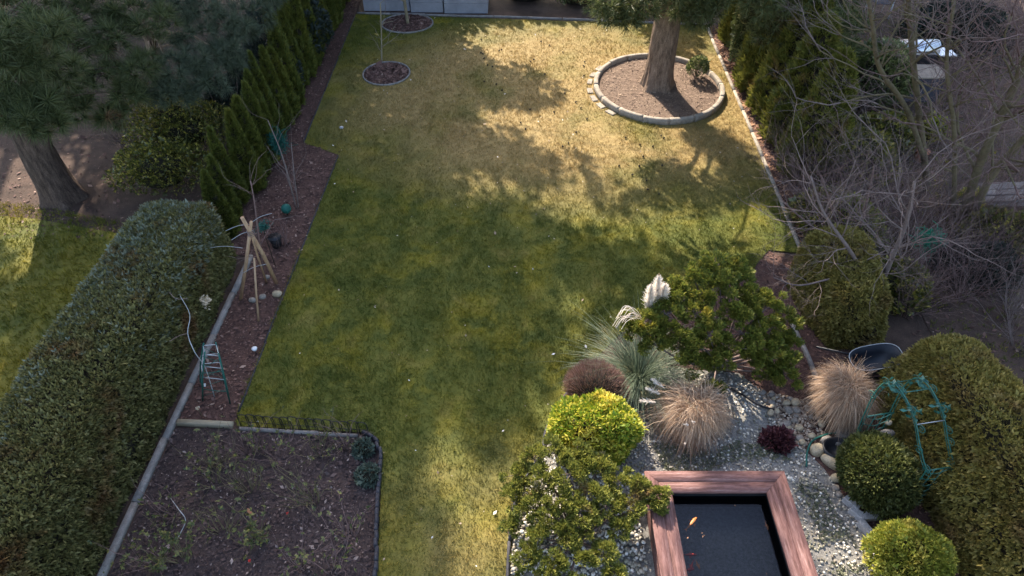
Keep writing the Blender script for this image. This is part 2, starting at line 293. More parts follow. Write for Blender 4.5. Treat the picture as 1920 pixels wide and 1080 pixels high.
class Geo:
    """quads and triangles collected into one mesh"""
    def __init__(s): s.V = []; s.Q = []; s.T = []; s.n = 0
    def add(s, V, Q=None, T=None):
        V = np.asarray(V, float)
        if Q is not None and len(Q): s.Q.append(np.asarray(Q) + s.n)
        if T is not None and len(T): s.T.append(np.asarray(T) + s.n)
        s.V.append(V); s.n += len(V); return s
    def tube(s, pts, rad, sides=6):
        pts = np.asarray(pts, float); n = len(pts); rad = np.broadcast_to(np.asarray(rad, float), (n,))
        t = np.gradient(pts, axis=0); t /= np.linalg.norm(t, axis=1)[:, None] + 1e-9
        ref = np.array([0.31, 0.17, 0.93]) if abs(t[0] @ np.array([0.31, 0.17, 0.93])) < 0.9 else np.array([0.95, 0.2, 0.1])
        u = np.cross(t, ref); u /= np.linalg.norm(u, axis=1)[:, None] + 1e-9; w = np.cross(t, u)
        a = np.arange(sides) * 2 * math.pi / sides
        V = pts[:, None] + rad[:, None, None] * (np.cos(a)[None, :, None] * u[:, None] + np.sin(a)[None, :, None] * w[:, None])
        i = np.arange(n - 1)[:, None] * sides; k = np.arange(sides)[None]; k2 = (k + 1) % sides
        Q = np.stack([i + k, i + k2, i + sides + k2, i + sides + k], -1).reshape(-1, 4)
        V = V.reshape(-1, 3); T = []
        for b, c in (((0, 0), ((n - 1) * sides, 1)) if sides > 3 else ()):
            for q in range(1, sides - 1): T.append([b, b + q, b + q + 1] if c else [b, b + q + 1, b + q])
        return s.add(V, Q, T)
    def box(s, c, d, rz=0, taper=1.0):
        x, y, z = np.array(d) / 2; V = np.array([[sx * x * (taper if sz > 0 else 1), sy * y * (taper if sz > 0 else 1), sz * z] for sz in (-1, 1) for sx, sy in ((-1, -1), (1, -1), (1, 1), (-1, 1))])
        co, si = math.cos(rz), math.sin(rz); V = np.c_[V[:, 0] * co - V[:, 1] * si, V[:, 0] * si + V[:, 1] * co, V[:, 2]] + np.asarray(c)
        return s.add(V, [[3, 2, 1, 0], [4, 5, 6, 7], [0, 1, 5, 4], [1, 2, 6, 5], [2, 3, 7, 6], [3, 0, 4, 7]])
    def out(s):
        F_ = []
        if s.Q: F_.append(np.concatenate(s.Q))
        if s.T: F_.append(np.concatenate(s.T))
        return np.concatenate(s.V), F_
    def part(s, name, mat, parent=None, smooth=False, origin=None):
        V, F_ = s.out(); return part(name, V, F_, mat, parent, smooth, origin)
def bevel_box_mesh(name, d, mat, bev=0.008, seg=2, jit=0.0):
    bm = bmesh.new(); bmesh.ops.create_cube(bm, size=1)
    for v in bm.verts: v.co = Vector((v.co.x * d[0], v.co.y * d[1], v.co.z * d[2]))
    if jit:
        for v in bm.verts: v.co += Vector(rng.normal(0, jit, 3))
    bmesh.ops.bevel(bm, geom=bm.edges[:], offset=bev, segments=seg, affect='EDGES', profile=0.6)
    me = bpy.data.meshes.new(name); bm.to_mesh(me); bm.free(); me.materials.append(M[mat]); return me
def ico(sub=1):
    bm = bmesh.new(); bmesh.ops.create_icosphere(bm, subdivisions=sub, radius=1)
    V = np.array([v.co[:] for v in bm.verts]); T = np.array([[v.index for v in f.verts] for f in bm.faces]); bm.free(); return V, T
ICO1, ICO2, ICO3 = ico(1), ico(2), ico(3)
def sines(seed, k=10, f=2.0):
    r = np.random.default_rng(seed); K = r.normal(0, f, (k, 3)); ph = r.uniform(0, 6.3, k)
    return lambda P: np.sin(np.asarray(P) @ K.T + ph).mean(1) * math.sqrt(k) * 0.5
def stone_mesh(name, d, mat, seed, sub=2, rough=0.18):
    V, T = (ICO1, ICO2, ICO3)[sub - 1]; f = sines(seed, 8, 1.6)
    W = V * (1 + rough * f(V))[:, None]; W = np.sign(W) * np.abs(W) ** 0.85 * np.array(d) / 2
    return make_mesh(name, W, T, mat, True)

def frames(D, rg, up=None):
    D = D / (np.linalg.norm(D, axis=1)[:, None] + 1e-9)
    r = rg.normal(size=D.shape) if up is None else np.broadcast_to(up, D.shape) + rg.normal(0, 0.05, D.shape)
    X = np.cross(r, D); X /= np.linalg.norm(X, axis=1)[:, None] + 1e-9; Y = np.cross(D, X)
    return np.stack([X, Y, D], 2)                       # columns
def scatter(Tv, Tf, P, D, S, rg=rng, up=None):
    Rm = frames(np.asarray(D, float), rg, up); S = np.asarray(S, float)
    if S.ndim == 1: S = S[:, None]
    loc = Tv[None] * S[:, None, :] if S.shape[1] == 3 else Tv[None] * S[:, :, None]
    V = np.einsum('nij,nkj->nki', Rm, loc) + np.asarray(P)[:, None]
    Fc = Tf[None] + (np.arange(len(P)) * len(Tv))[:, None, None]
    return V.reshape(-1, 3), Fc.reshape(-1, Tf.shape[1])
def kite(length=1, w=0.3, cx=0, ang=0, bend=0.0, base=0.0):
    """leaf-shaped quad in the XZ plane rising along +Z, turned by ang about Y"""
    p = np.array([[0, 0, 0], [-w / 2, bend * 0.4, 0.5 * length], [0, bend, length], [w / 2, bend * 0.4, 0.5 * length]])
    p[:, 2] += base; c, s = math.cos(ang), math.sin(ang)
    return np.c_[p[:, 0] * c + p[:, 2] * s + cx, p[:, 1], -p[:, 0] * s + p[:, 2] * c]
def tmpl(kites):
    V = np.concatenate(kites); return V, np.arange(len(V)).reshape(-1, 4)
SPRAY = tmpl([kite(0.62, 0.2, 0, -0.95, -0.10, 0.05), kite(0.8, 0.2, 0, -0.45, 0.05, 0.1), kite(1, 0.2, 0, 0, 0.12, 0.1), kite(0.8, 0.2, 0, 0.45, 0.05, 0.1), kite(0.62, 0.2, 0, 0.95, -0.1, 0.05)])
SPRAYH = tmpl([kite(0.65, 0.30, 0, -0.9, -0.12, 0.05), kite(0.85, 0.30, 0, -0.25, 0.10, 0.12), kite(0.85, 0.30, 0, 0.3, -0.05, 0.12), kite(0.65, 0.30, 0, 0.95, -0.1, 0.05)])
SPRAY2 = tmpl([kite(0.95, 0.36, 0, -0.38, 0.12), kite(0.8, 0.34, 0, 0.5, -0.1)])
LEAF2 = tmpl([kite(1, 0.5, 0, -0.55, 0.2), kite(0.9, 0.5, 0, 0.6, -0.15)])
SPRAY3 = tmpl([kite(0.8, 0.3, 0, -0.6, -0.05), kite(1, 0.3, 0, 0, 0.12), kite(0.8, 0.3, 0, 0.6, -0.05)])
LEAF = tmpl([kite(1, 0.5, 0, 0, 0.12)])
LEAF3 = tmpl([kite(1, 0.5, 0, -0.8, 0.2), kite(1, 0.5, 0, 0.1, 0.15), kite(0.9, 0.5, 0, 0.9, -0.2)])
def tuft(n=24, w=0.04, lo=0.25, hi=1.5, seed=1):
    r = np.random.default_rng(seed); V = []
    for i in range(n):
        a = i * 2.399 + r.uniform(-.2, .2); t = lo + (hi - lo) * (i / n) + r.uniform(-.1, .1); L = r.uniform(0.75, 1)
        d = np.array([math.sin(t) * math.cos(a), math.sin(t) * math.sin(a), math.cos(t)]); s = np.cross(d, r.normal(size=3)); s /= np.linalg.norm(s)
        V += [s * w / 2, d * L, -s * w / 2]
    return np.array(V), np.arange(3 * n).reshape(-1, 3)
TUFT = tuft(56, 0.05, 0.1, 1.9); TUFTB = tuft(16, 0.10)
def rand_dirs(n, rg=rng):
    d = rg.normal(size=(n, 3)); return d / np.linalg.norm(d, axis=1)[:, None]

def dome_points(n, c, r, zcut=-0.3, lump=0.12, lf=3.0, depth=0.25, seed=0, power=1.0):
    """points in the outer layer of a lumpy ellipsoid, with outward normals"""
    rg = np.random.default_rng(seed); d = rand_dirs(int(n * 2.2), rg); d = d[d[:, 2] > zcut][:n]
    rad = 1 + lump * sines(seed + 5, 10, lf)(d) - depth * rg.random(len(d)) ** 2
    if power != 1: d2 = np.sign(d) * np.abs(d) ** power
    else: d2 = d
    return np.asarray(c) + d2 * rad[:, None] * np.asarray(r), d / np.asarray(r) * min(r)
def lumpy_core(c, r, k=0.85, lump=0.12, lf=3.0, seed=0, zmin=None):
    V, T = ICO3; rad = (1 + lump * sines(seed + 5, 10, lf)(V)) * k
    W = np.asarray(c) + V * rad[:, None] * np.asarray(r)
    if zmin is not None: W[:, 2] = np.maximum(W[:, 2], zmin)
    return W, T

def polyline(pts, n):
    pts = np.asarray(pts, float); s = np.r_[0, np.cumsum(np.linalg.norm(np.diff(pts, axis=0), axis=1))]
    t = np.linspace(0, s[-1], n); return np.stack([np.interp(t, s, pts[:, k]) for k in range(pts.shape[1])], 1)
def smooth(pts, n=24, closed=False):
    """Catmull-Rom through the points"""
    p = np.asarray(pts, float); q = np.vstack([2 * p[0] - p[1], p, 2 * p[-1] - p[-2]]); out = []
    m = len(p) - 1
    for i in range(m):
        a, b, c, d = q[i:i + 4]
        for t in np.linspace(0, 1, max(2, n // m), endpoint=False):
            out.append(0.5 * ((2 * b) + (c - a) * t + (2 * a - 5 * b + 4 * c - d) * t * t + (3 * b - a - 3 * c + d) * t ** 3))
    out.append(p[-1]); return np.array(out)
def sheet(name, poly, z, mat, step=None):
    """flat polygon sheet"""
    me = bpy.data.meshes.new(name); bm = bmesh.new(); vs_ = [bm.verts.new((float(x), float(y), z)) for x, y in poly]
    f = bm.faces.new(vs_); bm.normal_update()
    if f.normal.z < 0: f.normal_flip()
    bmesh.ops.triangulate(bm, faces=bm.faces[:]); bm.to_mesh(me); bm.free(); me.materials.append(M[mat])
    o = bpy.data.objects.new(name, me); COL.objects.link(o); o['kind'] = 'structure'; return o
def sample_poly(poly, n, rg=rng, dens=None):
    poly = np.asarray(poly, float); lo, hi = poly.min(0), poly.max(0); out = []; tot = 0
    while tot < n:
        P = rg.uniform(lo, hi, (n, 2)); P = P[inpoly(P, poly)]
        if dens is not None: P = P[rg.random(len(P)) < dens(P)]
        out.append(P); tot += len(P)
    return np.concatenate(out)[:n]
def flakes(name, P2, size, mat, z=0.012, tilt=0.5, parent=None, lift=0.012, slim=0.55, rg=rng):
    n = len(P2); D = np.c_[rg.normal(0, 1, (n, 2)), rg.normal(0.15, tilt * 0.6, n)]
    S = np.exp(rg.normal(-0.25, 0.5, n)) * size; T = LEAF[0].copy(); T[:, 2] -= 0.5; T[:, 0] *= slim / 0.5
    P = np.c_[P2, z + rg.random(n) * lift]
    V, Fc = scatter(T, LEAF[1], P, D, S, rg, np.array([0, 0, 1.0]) + 0)
    V[:, 2] = np.maximum(V[:, 2], z - 0.006)
    o = part(name, V, Fc, mat, parent); o['kind'] = 'stuff'; return o

# ------------------------------------------------------------------ the ground, lawns and beds
def ring_xy(c, r, n=64, r2=None): 
    a = np.arange(n) * 2 * math.pi / n; return np.c_[c[0] + r * np.cos(a), c[1] + (r2 or r) * np.sin(a)]
ground = sheet('ground', [(-120, -40), (120, -40), (120, 200), (-120, 200)], 0.0, 'soil')
edge_bed = [GP2(1440, 470), GP2(1400, 520), GP2(1270, 560), GP2(1170, 620), GP2(1110, 680), GP2(1062, 742), GP2(1036, 780), GP2(1022, 818), GP2(1018, 850), GP2(985, 900), GP2(965, 960), GP2(955, 1080)]
LAWN = [(-4.52, 19.75), (5.42, 18.95), (5.30, 14.2), (5.14, 9.2), *edge_bed, (-0.05, 1.5), (-1.55, 1.5), GP2(708, 1080), GP2(716, 900), GP2(718, 850), GP2(708, 825), GP2(680, 812), GP2(445, 800), GP2(445, 775), GP2(635, 292), (-4.50, 12.85)]
lawn = sheet('lawn', LAWN, 0.022, 'lawn')
NLAWN = [(-30, 1), (-6.2, 1), (-6.1, 9.2), (-7.0, 9.7), (-9.0, 10.2), (-12, 10.6), (-30, 11)]
sheet('neighbour_lawn', NLAWN, 0.012, 'nlawn')
RLAWN = [(6.4, 1), (25, 1), (25, 30), (7.2, 30), (7.0, 12), (6.6, 7.0)]
sheet('side_garden_ground', RLAWN, 0.010, 'soil')
BED_L = [(-5.7, 21.0), (-4.55, 21.0), (-4.55, 12.86), GP2(640, 288), GP2(450, 775), GP2(445, 795), (-4.68, 5.62), (-4.62, 9.1), (-5.7, 9.4)]
sheet('left_planting_bed', BED_L, 0.008, 'mulch')
ROSE = [(-4.68, 5.50), GP2(445, 806), GP2(676, 816), GP2(704, 832), GP2(712, 856), GP2(708, 900), GP2(702, 1080), (-1.62, 1.5), (-4.80, 1.5)]
sheet('rose_bed', ROSE, 0.008, 'rose_soil')
GRAV = [GP2(1062, 742), GP2(1036, 780), GP2(1022, 818), GP2(1018, 850), GP2(985, 900), GP2(965, 960), GP2(955, 1080), (0.0, 1.6), (4.6, 1.6), GP2(1640, 1010), GP2(1585, 935), GP2(1545, 880), GP2(1515, 850), GP2(1480, 800), GP2(1445, 750), GP2(1385, 700), GP2(1250, 690), GP2(1150, 700)]
sheet('gravel_bed', GRAV, 0.010, 'gravel_bed')
SBED = [GP2(1500, 500), GP2(1440, 470), GP2(1400, 520), GP2(1270, 560), GP2(1170, 620), GP2(1110, 680), GP2(1150, 700), GP2(1250, 690), GP2(1385, 700), GP2(1445, 750), GP2(1480, 800), GP2(1515, 850), GP2(1545, 880), GP2(1585, 935), GP2(1640, 1010), (4.6, 1.6), (5.4, 1.6), (5.6, 9.0)]
sheet('shrub_bed', SBED, 0.006, 'mulch')
BED_R = [(5.50, 19.0), (5.36, 14.2), (5.20, 9.2), (6.3, 9.2), (6.4, 19.0)]
sheet('right_planting_bed', BED_R, 0.008, 'mulch')

RC = np.array([3.53, 15.25]); RR = 1.50; RRY = 1.62
MC1 = GP2(725, 140); MC2 = GP2(764, 46)
def off_rings(P, m=0.0):
    k = np.ones(len(P), bool)
    for c, a, b in ((RC, RR + m, RRY + m), (MC1, 0.56 + m, 0.60 + m), (MC2, 0.70 + m, 0.62 + m)): k &= ((P[:, 0] - c[0]) / a) ** 2 + ((P[:, 1] - c[1]) / b) ** 2 > 1
    return k
def grass(name, poly, n, L, w, mat, dens, seed, label):
    rg = np.random.default_rng(seed); P = sample_poly(poly, n, rg, dens); P = P[off_rings(P)]; n = len(P)
    k = 3; P = np.repeat(P, k, 0) + rg.normal(0, 0.018, (n * k, 2)); n *= k
    a = rg.uniform(0, 6.283, n); lean = rg.uniform(0.25, 1.15, n); cl = sines(seed, 14, 5.0)(np.c_[P, 0 * P[:, 0]]); ln = L * rg.uniform(0.5, 1.2, n) * (1 + 0.45 * cl + 0.5 * (rg.random(n) < 0.03)); w = (w * (0.75 + 0.5 * rg.random(n)))[:, None]
    d = np.c_[np.cos(a) * np.sin(lean), np.sin(a) * np.sin(lean), np.cos(lean)] * ln[:, None]; s = np.c_[-np.sin(a), np.cos(a), np.zeros(n)] * w
    P3 = np.c_[P, np.full(n, 0.016)]; V = np.stack([P3 - s / 2, P3 + s / 2, P3 + d], 1).reshape(-1, 3)
    o = part(name, V, np.arange(3 * n).reshape(-1, 3), mat); return tag(o, label, 'grass', kind='stuff')
grass('lawn_grass', LAWN, 117000, 0.052, 0.0104, 'blades', lambda P: np.clip(1.25 - P[:, 1] / 24, 0.35, 1), 3, 'short patchy green and straw coloured lawn grass between the beds')
grass('neighbour_grass', [(-12.5, 4), (-6.2, 4), (-6.1, 9.2), (-7.0, 10.0), (-9.0, 10.6), (-12.5, 11)], 21000, 0.06, 0.014, 'nblades', None, 4, 'mossy yellow-green grass beyond the long blue-green hedge')
grass('side_garden_grass', [(6.5, 5), (9, 5), (16, 12), (16, 20), (7.3, 20), (7.0, 12)], 9000, 0.07, 0.014, 'blades', None, 5, 'rough dark grass under the bare trees beyond the right hedge')
rg = np.random.default_rng(19); P = sample_poly(LAWN, 5200, rg); P = P[off_rings(P, 0.05)]; cl = sines(5, 14, 2.2)(np.c_[P, 0 * P[:, 0]]) + rg.normal(0, 0.3, len(P)); P = P[cl > 0.35]; k = 9; n = len(P) * k; P = np.repeat(P, k, 0) + rg.normal(0, 0.02, (n, 2)); a = rg.uniform(0, 6.283, n); le = rg.uniform(0.3, 1.3, n); ln = rg.uniform(0.05, 0.11, n)
d = np.c_[np.cos(a) * np.sin(le), np.sin(a) * np.sin(le), np.cos(le)] * ln[:, None]; sd_ = np.c_[-np.sin(a), np.cos(a), 0 * a] * 0.011; P3 = np.c_[P, np.full(n, 0.018)]
tag(part('coarse_grass', np.stack([P3 - sd_ / 2, P3 + sd_ / 2, P3 + d], 1).reshape(-1, 3), np.arange(3 * n).reshape(-1, 3), 'blades'), 'coarser grass tufts and weeds standing up in the lawn', 'grass', kind='stuff')
rg = np.random.default_rng(11)
tag(flakes('bark_mulch', sample_poly(BED_L, 19000, rg), 0.038, 'flakes', 0.014), 'reddish brown bark mulch and dead leaves in the strip along the conifer row', 'mulch')
tag(flakes('rose_bed_litter', sample_poly(ROSE, 21000, rg), 0.034, 'flakesr', 0.014), 'dark purplish leaf litter covering the rose bed', 'litter')
tag(flakes('shrub_bed_litter', sample_poly(SBED, 9000, rg), 0.035, 'flakes', 0.012), 'brown leaf litter under the shrubs beside the gravel', 'litter')
tag(flakes('edge_litter', sample_poly(BED_R, 5000, rg), 0.06, 'leaffall', 0.014), 'rusty fallen needles along the right kerb', 'litter')
tag(flakes('woodland_litter', np.concatenate([sample_poly([(-16, 9.8), (-8.2, 9.6), (-5.9, 9.6), (-5.7, 21), (-16, 21)], 9000, rg), sample_poly([(6.3, 6.5), (15, 8), (15, 21), (6.6, 21)], 11000, rg)]), 0.055, 'flakes', 0.012), 'scattered dead leaves on bare ground under the neighbouring trees', 'litter')
def ring_fill(c, a, b, n, rg):
    t = rg.uniform(0, 6.283, n); r = np.sqrt(rg.random(n)); return np.c_[c[0] + a * r * np.cos(t), c[1] + b * r * np.sin(t)]

# ------------------------------------------------------------------ shadow map: where the photograph's ground is sunlit
LIT = [
 [(905, 50), (1205, 45), (1212, 100), (1120, 140), (1105, 215), (1180, 250), (1290, 250), (1262, 300), (1290, 345), (1250, 400), (1190, 350), (1130, 312), (1080, 290), (1000, 258), (935, 236), (890, 212), (1000, 208), (1095, 208), (1060, 160), (1000, 125), (940, 115), (880, 85)],
 [(1110, 120), (1225, 100), (1232, 175), (1290, 235), (1180, 225), (1115, 185)], [(1290, 105), (1345, 105), (1360, 165), (1300, 195)], [(1325, 60), (1350, 80), (1450, 330), (1420, 320), (1360, 190)],
 [(1000, 345), (1100, 345), (1112, 408), (1050, 412), (1005, 385)], [(1105, 390), (1195, 415), (1190, 450), (1115, 430)], [(1050, 540), (1115, 545), (1110, 585), (1060, 580)], [(880, 322), (955, 338), (945, 370), (880, 358)],
 [(1385, 375), (1470, 395), (1495, 500), (1420, 485)], [(1310, 300), (1350, 300), (1335, 375), (1290, 365)], [(1230, 420), (1300, 430), (1290, 470), (1230, 460)],
 [(762, 815), (805, 812), (870, 880), (940, 890), (1010, 880), (1010, 1200), (935, 1200), (905, 1000), (845, 925), (785, 890)],
 [(1030, 745), (1210, 650), (1400, 705), (1420, 850), (1350, 940), (1330, 1400), (800, 1400), (930, 1080), (930, 880), (1020, 850)],
 [(1520, 960), (1600, 990), (1660, 1300), (1560, 1300)], [(1530, 690), (1620, 700), (1620, 790), (1560, 860), (1540, 790)],
 [(-200, 270), (60, 270), (100, 385), (60, 440), (-200, 450)], [(112, 290), (150, 305), (140, 350)], [(30, 450), (70, 440), (60, 520), (20, 560)], [(-200, 790), (60, 650), (150, 550), (165, 560), (90, 680), (-200, 825)], [(195, 430), (215, 425), (215, 470), (195, 470)],
 [(1650, 980), (1760, 980), (1760, 1200), (1660, 1200)],
]
NSH = sines(91, 12, 1.1)
def is_lit(G):
    q = np.array([PX(x, y) for x, y in G]); r = np.zeros(len(G), bool)
    for p in LIT: r |= inpoly(q, p)
    return r
def near_lit(G, m=0.43):
    r = is_lit(G)
    for k in range(6): r |= is_lit(G + m * np.array([math.cos(k * 1.047), math.sin(k * 1.047)]))
    return r

def pad_leaves(c, r, n, rg, flat=0.6):
    d = rand_dirs(n, rg); rad = rg.random(n) ** 0.4
    return c + d * rad[:, None] * np.array([r, r, r * flat]), d + np.array([0, 0, 0.5])
def conifer(name, label, base, top, r0, pads, tmp, size, per, mat, group=None, lean=(0, 0), seed=1, limb_from=0.25, bark='bark', twigs=3, cat='tree', lk=0.16, pads2=()):
    """a tree: tapered trunk, a limb to every foliage pad, needles on the pads"""
    rg = np.random.default_rng(seed); base = np.asarray(base, float); t = thing(name, label, cat, base, group)
    h = top; zs = np.linspace(0, 1, 14); tr = np.c_[base[0] + lean[0] * zs, base[1] + lean[1] * zs, base[2] - 0.05 + h * zs]
    tr[1:-1, :2] += rg.normal(0, r0 * 0.10, (12, 2)); rad = r0 * (1 - 0.86 * zs); rad[0] *= 1.35; rad[1] *= 1.08
    if r0 > 0.31:                                                # furrowed bark and root flare
        zz = np.r_[np.linspace(0, 0.30, 46), np.linspace(0.33, 1, 14)]; ns = 72; an = np.arange(ns) * 2 * math.pi / ns; cx = np.interp(zz, zs, tr[:, 0]); cyy = np.interp(zz, zs, tr[:, 1]); rr = r0 * (1 - 0.86 * zz); fl = np.exp(-zz * h / 0.22)
        q = np.stack([np.broadcast_to(np.cos(an) * 9, (len(zz), ns)), np.broadcast_to(np.sin(an) * 9, (len(zz), ns)), np.broadcast_to((zz * h * 2.2)[:, None], (len(zz), ns))], -1).reshape(-1, 3)
        rid = np.abs(sines(3, 12, 1.0)(q)).reshape(len(zz), ns); lob = 0.5 + 0.5 * np.sin(an * 5 + 0.7); rad2 = rr[:, None] * (0.94 + 0.13 * rid) + fl[:, None] * (0.06 + 0.14 * lob[None] ** 2)
        V = np.stack([cx[:, None] + rad2 * np.cos(an), cyy[:, None] + rad2 * np.sin(an), np.broadcast_to((base[2] - 0.05 + h * zz)[:, None], rad2.shape)], -1).reshape(-1, 3); i = np.arange(len(zz) - 1)[:, None] * ns; k_ = np.arange(ns)[None]; k2 = (k_ + 1) % ns
        part('trunk', V, np.stack([i + k_, i + k2, i + ns + k2, i + ns + k_], -1).reshape(-1, 4), bark, t, True)
    else: Geo().tube(tr, rad, 14).part('trunk', bark, t, True)
    L = Geo(); P = []; D = []; P2 = []; D2 = []; far = twigs == 0
    for i_, (c, r) in enumerate(list(pads) + list(pads2)):
        z0 = np.clip(c[2] - 0.35 * np.linalg.norm(c[:2] - base[:2]) * rg.uniform(0.5, 1.2), 0.12 * h, h * 0.97); k = z0 / h
        p0 = np.array([base[0] + lean[0] * k, base[1] + lean[1] * k, z0]); mid = (p0 + c) / 2 + np.array([0, 0, 0.12 * np.linalg.norm(c - p0)]) + rg.normal(0, 0.08, 3)
        L.tube(smooth([p0, mid, c], 6), np.linspace(max(0.015, r0 * lk * (1.1 - k)), 0.012, 7)[:len(smooth([p0, mid, c], 6))], 3 if far or i_ >= len(pads) else 5)
        if i_ >= len(pads):
            q, d = pad_leaves(c, r, 85, rg); P2.append(q); D2.append(d); continue
        q, d = pad_leaves(c, r, per, rg); P.append(q); D.append(d)
        for j in range(twigs): L.tube([c, (c + q[j]) / 2 + [0, 0, .03], q[j]], [0.012, 0.008, 0.004], 3)
    L.part('limbs', bark, t, True)
    P = np.concatenate(P); D = np.concatenate(D)
    V, Fc = scatter(tmp[0], tmp[1], P, D, size * rg.uniform(0.7, 1.2, len(P)), rg); part('crown', V, Fc, mat, t)
    if P2:
        P2 = np.concatenate(P2); V, Fc = scatter(LEAF[0], LEAF[1], P2, np.concatenate(D2), 0.29 * rg.uniform(0.7, 1.2, len(P2)), rg); part('upper_crown', V, Fc, mat, t)
    return t

# pads for the trees that shade the garden: above every shaded spot, on the line to the sun
gx, gy = np.meshgrid(np.arange(-14.5, 14.5, 0.49), np.arange(1.6, 21.4, 0.49)); G0 = np.c_[gx.ravel(), gy.ravel()] + rng.uniform(-0.12, 0.12, (gx.size, 2))
shade = ~near_lit(G0) & ~((G0[:, 0] > 6.4) & (rng.random(len(G0)) < 0.18)) & ~((G0[:, 0] < -7.2) & (G0[:, 1] < 13.2) & (rng.random(len(G0)) < 0.12)); G0 = G0[shade]
BACK = [(-14.4, 23.8, 30), (-11.0, 22.6, 30), (-7.7, 23.0, 30), (-3.9, 22.5, 11.3), (6.6, 22.8, 30), (10.5, 23.2, 30)]      # x, y, tallest foliage
PT = np.array([3.53, 15.35])                                 # the pine in the round bed
back_pads = [[] for _ in BACK]; pine_pads = []
for x, y in G0:
    ok = False
    if x > 2.2 and y < 12.5:
        cy = PT[1] + rng.uniform(-1.7, 1.7); z = (cy - y) / (SHK * SUN_DIR[1]); cx = x + SUN_DIR[0] * SHK * z
        if math.hypot(cx - PT[0], cy - PT[1]) < 3.2 and z > 3.3: pine_pads.append((np.array([cx, cy, z]), 0.40)); ok = True
    if not ok and (x < 6 or y > 8.5):
        cy = 22.7 + rng.uniform(-1.1, 1.1); z = (cy - y) / (SHK * SUN_DIR[1]); cx = x + SUN_DIR[0] * SHK * z
        k = int(np.argmin([abs(cx - b[0]) + (50 if z > b[2] else 0) for b in BACK])); back_pads[k].append((np.array([cx, cy, z]), 0.40))
for i, (bx, by, bh) in enumerate(BACK):
    top = max([p[0][2] for p in back_pads[i]] + [4]) + 0.8
    conifer('tall_conifer', 'tall dark conifer out of view behind the grey planters, crown shaped to shade the lawn', (bx, by, 0), top, 0.24, back_pads[i], LEAF, 0.33, 70, 'pine', 'conifers behind the back boundary', seed=30 + i, twigs=0, lk=0.07)

# ------------------------------------------------------------------ kerbs, edgings and the round bed
def sweep_block(path, w, z0, z1, ch=0.012):
    """block with chamfered top following a short path (k,2)"""
    path = np.asarray(path, float); t = np.gradient(path, axis=0); t /= np.linalg.norm(t, axis=1)[:, None]; nrm = np.c_[-t[:, 1], t[:, 0]]
    sec = [(-w / 2, z0), (-w / 2, z1 - ch), (-w / 2 + ch, z1), (w / 2 - ch, z1), (w / 2, z1 - ch), (w / 2, z0)]
    V = np.array([[*(p + n * a), z] for p, n in zip(path, nrm) for a, z in sec]); m = len(sec); Q = []
    for i in range(len(path) - 1):
        for j in range(m): k = (j + 1) % m; Q.append([i * m + j, i * m + k, (i + 1) * m + k, (i + 1) * m + j])
    b = (len(path) - 1) * m
    Q += [[3, 2, 1, 0], [5, 4, 3, 0], [b, b + 1, b + 2, b + 3], [b, b + 3, b + 4, b + 5]]
    return V, np.array(Q)
def kerb_run(name, label, cat, pts, seg, w, z1, mat, pname='kerb_stone', gap=0.008, jit=0.004, z0=-0.03):
    pts = np.asarray(pts, float); s = np.r_[0, np.cumsum(np.linalg.norm(np.diff(pts, axis=0), axis=1))]; n = max(1, round(s[-1] / seg)); t = thing(name, label, cat, (*pts[0], 0))
    for i in range(n):
        a = np.linspace(s[-1] * i / n + gap / 2, s[-1] * (i + 1) / n - gap / 2, 4); p = np.stack([np.interp(a, s, pts[:, k]) for k in (0, 1)], 1) + rng.normal(0, jit, 2)
        V, Q = sweep_block(p, w, z0, z1 + rng.normal(0, jit)); part(pname, V, Q, mat, t, origin=(*p.mean(0), 0))
    return t
ring = thing('tree_ring', 'low round concrete kerb ring around the big pine trunk', 'kerb ring', (*RC, 0))
NR = 16
for i in range(NR):
    a = np.linspace(i * 2 * math.pi / NR + 0.0025, (i + 1) * 2 * math.pi / NR - 0.0025, 9); rr = rng.normal(0, 0.006)
    V, Q = sweep_block(np.c_[RC[0] + (RR + rr) * np.cos(a), RC[1] + (RRY + rr) * np.sin(a)], 0.11, -0.02, 0.17 + rng.normal(0, 0.006), 0.02)
    part('kerb_stone', V, Q, 'kerbwarm', ring, origin=(*RC, 0))
sheet('ring_soil', ring_xy(RC, RR - 0.03, 48, RRY - 0.03), 0.07, 'ring_soil')
rg = np.random.default_rng(21)
tag(flakes('ring_litter', ring_fill(RC, RR - 0.1, RRY - 0.1, 7000, rg), 0.03, 'flakesl', 0.074), 'dry needles and bark crumbs inside the concrete ring', 'litter')
for i, a in enumerate((2.5, 2.72, 2.94, 3.2, 3.42, 3.62, 3.84)):
    me = bevel_box_mesh('paver', (0.24, 0.13, 0.05), 'kerbwarm', 0.012, 2, 0.006)
    o = inst('paver', me, None, (RC[0] + (RR + 0.15) * math.cos(a), RC[1] + (RRY + 0.15) * math.sin(a), 0.022), (0, 0, a + math.pi / 2)); tag(o, 'flat worn paver sunk in the lawn along the outside of the round kerb', 'paver', 'pavers beside the round kerb')
def edging_ring(c, a, b, label, seed, arc=(0, 6.283)):
    t = thing('edging_ring', label, 'edging', (*c, 0)); n = 12
    for i in range(n):
        s = np.linspace(arc[0] + (arc[1] - arc[0]) * i / n, arc[0] + (arc[1] - arc[0]) * (i + 1) / n - 0.01, 6)
        V, Q = sweep_block(np.c_[c[0] + a * np.cos(s), c[1] + b * np.sin(s)], 0.035, -0.02, 0.06, 0.006); part('edging_strip', V, Q, 'concrete', t, origin=(*c, 0))
edging_ring(MC1, 0.58, 0.62, 'thin grey edging around the oval mulch patch of the slender sapling', 1)
edging_ring(MC2, 0.72, 0.64, 'thin grey edging around the mulch patch against the planters', 2)
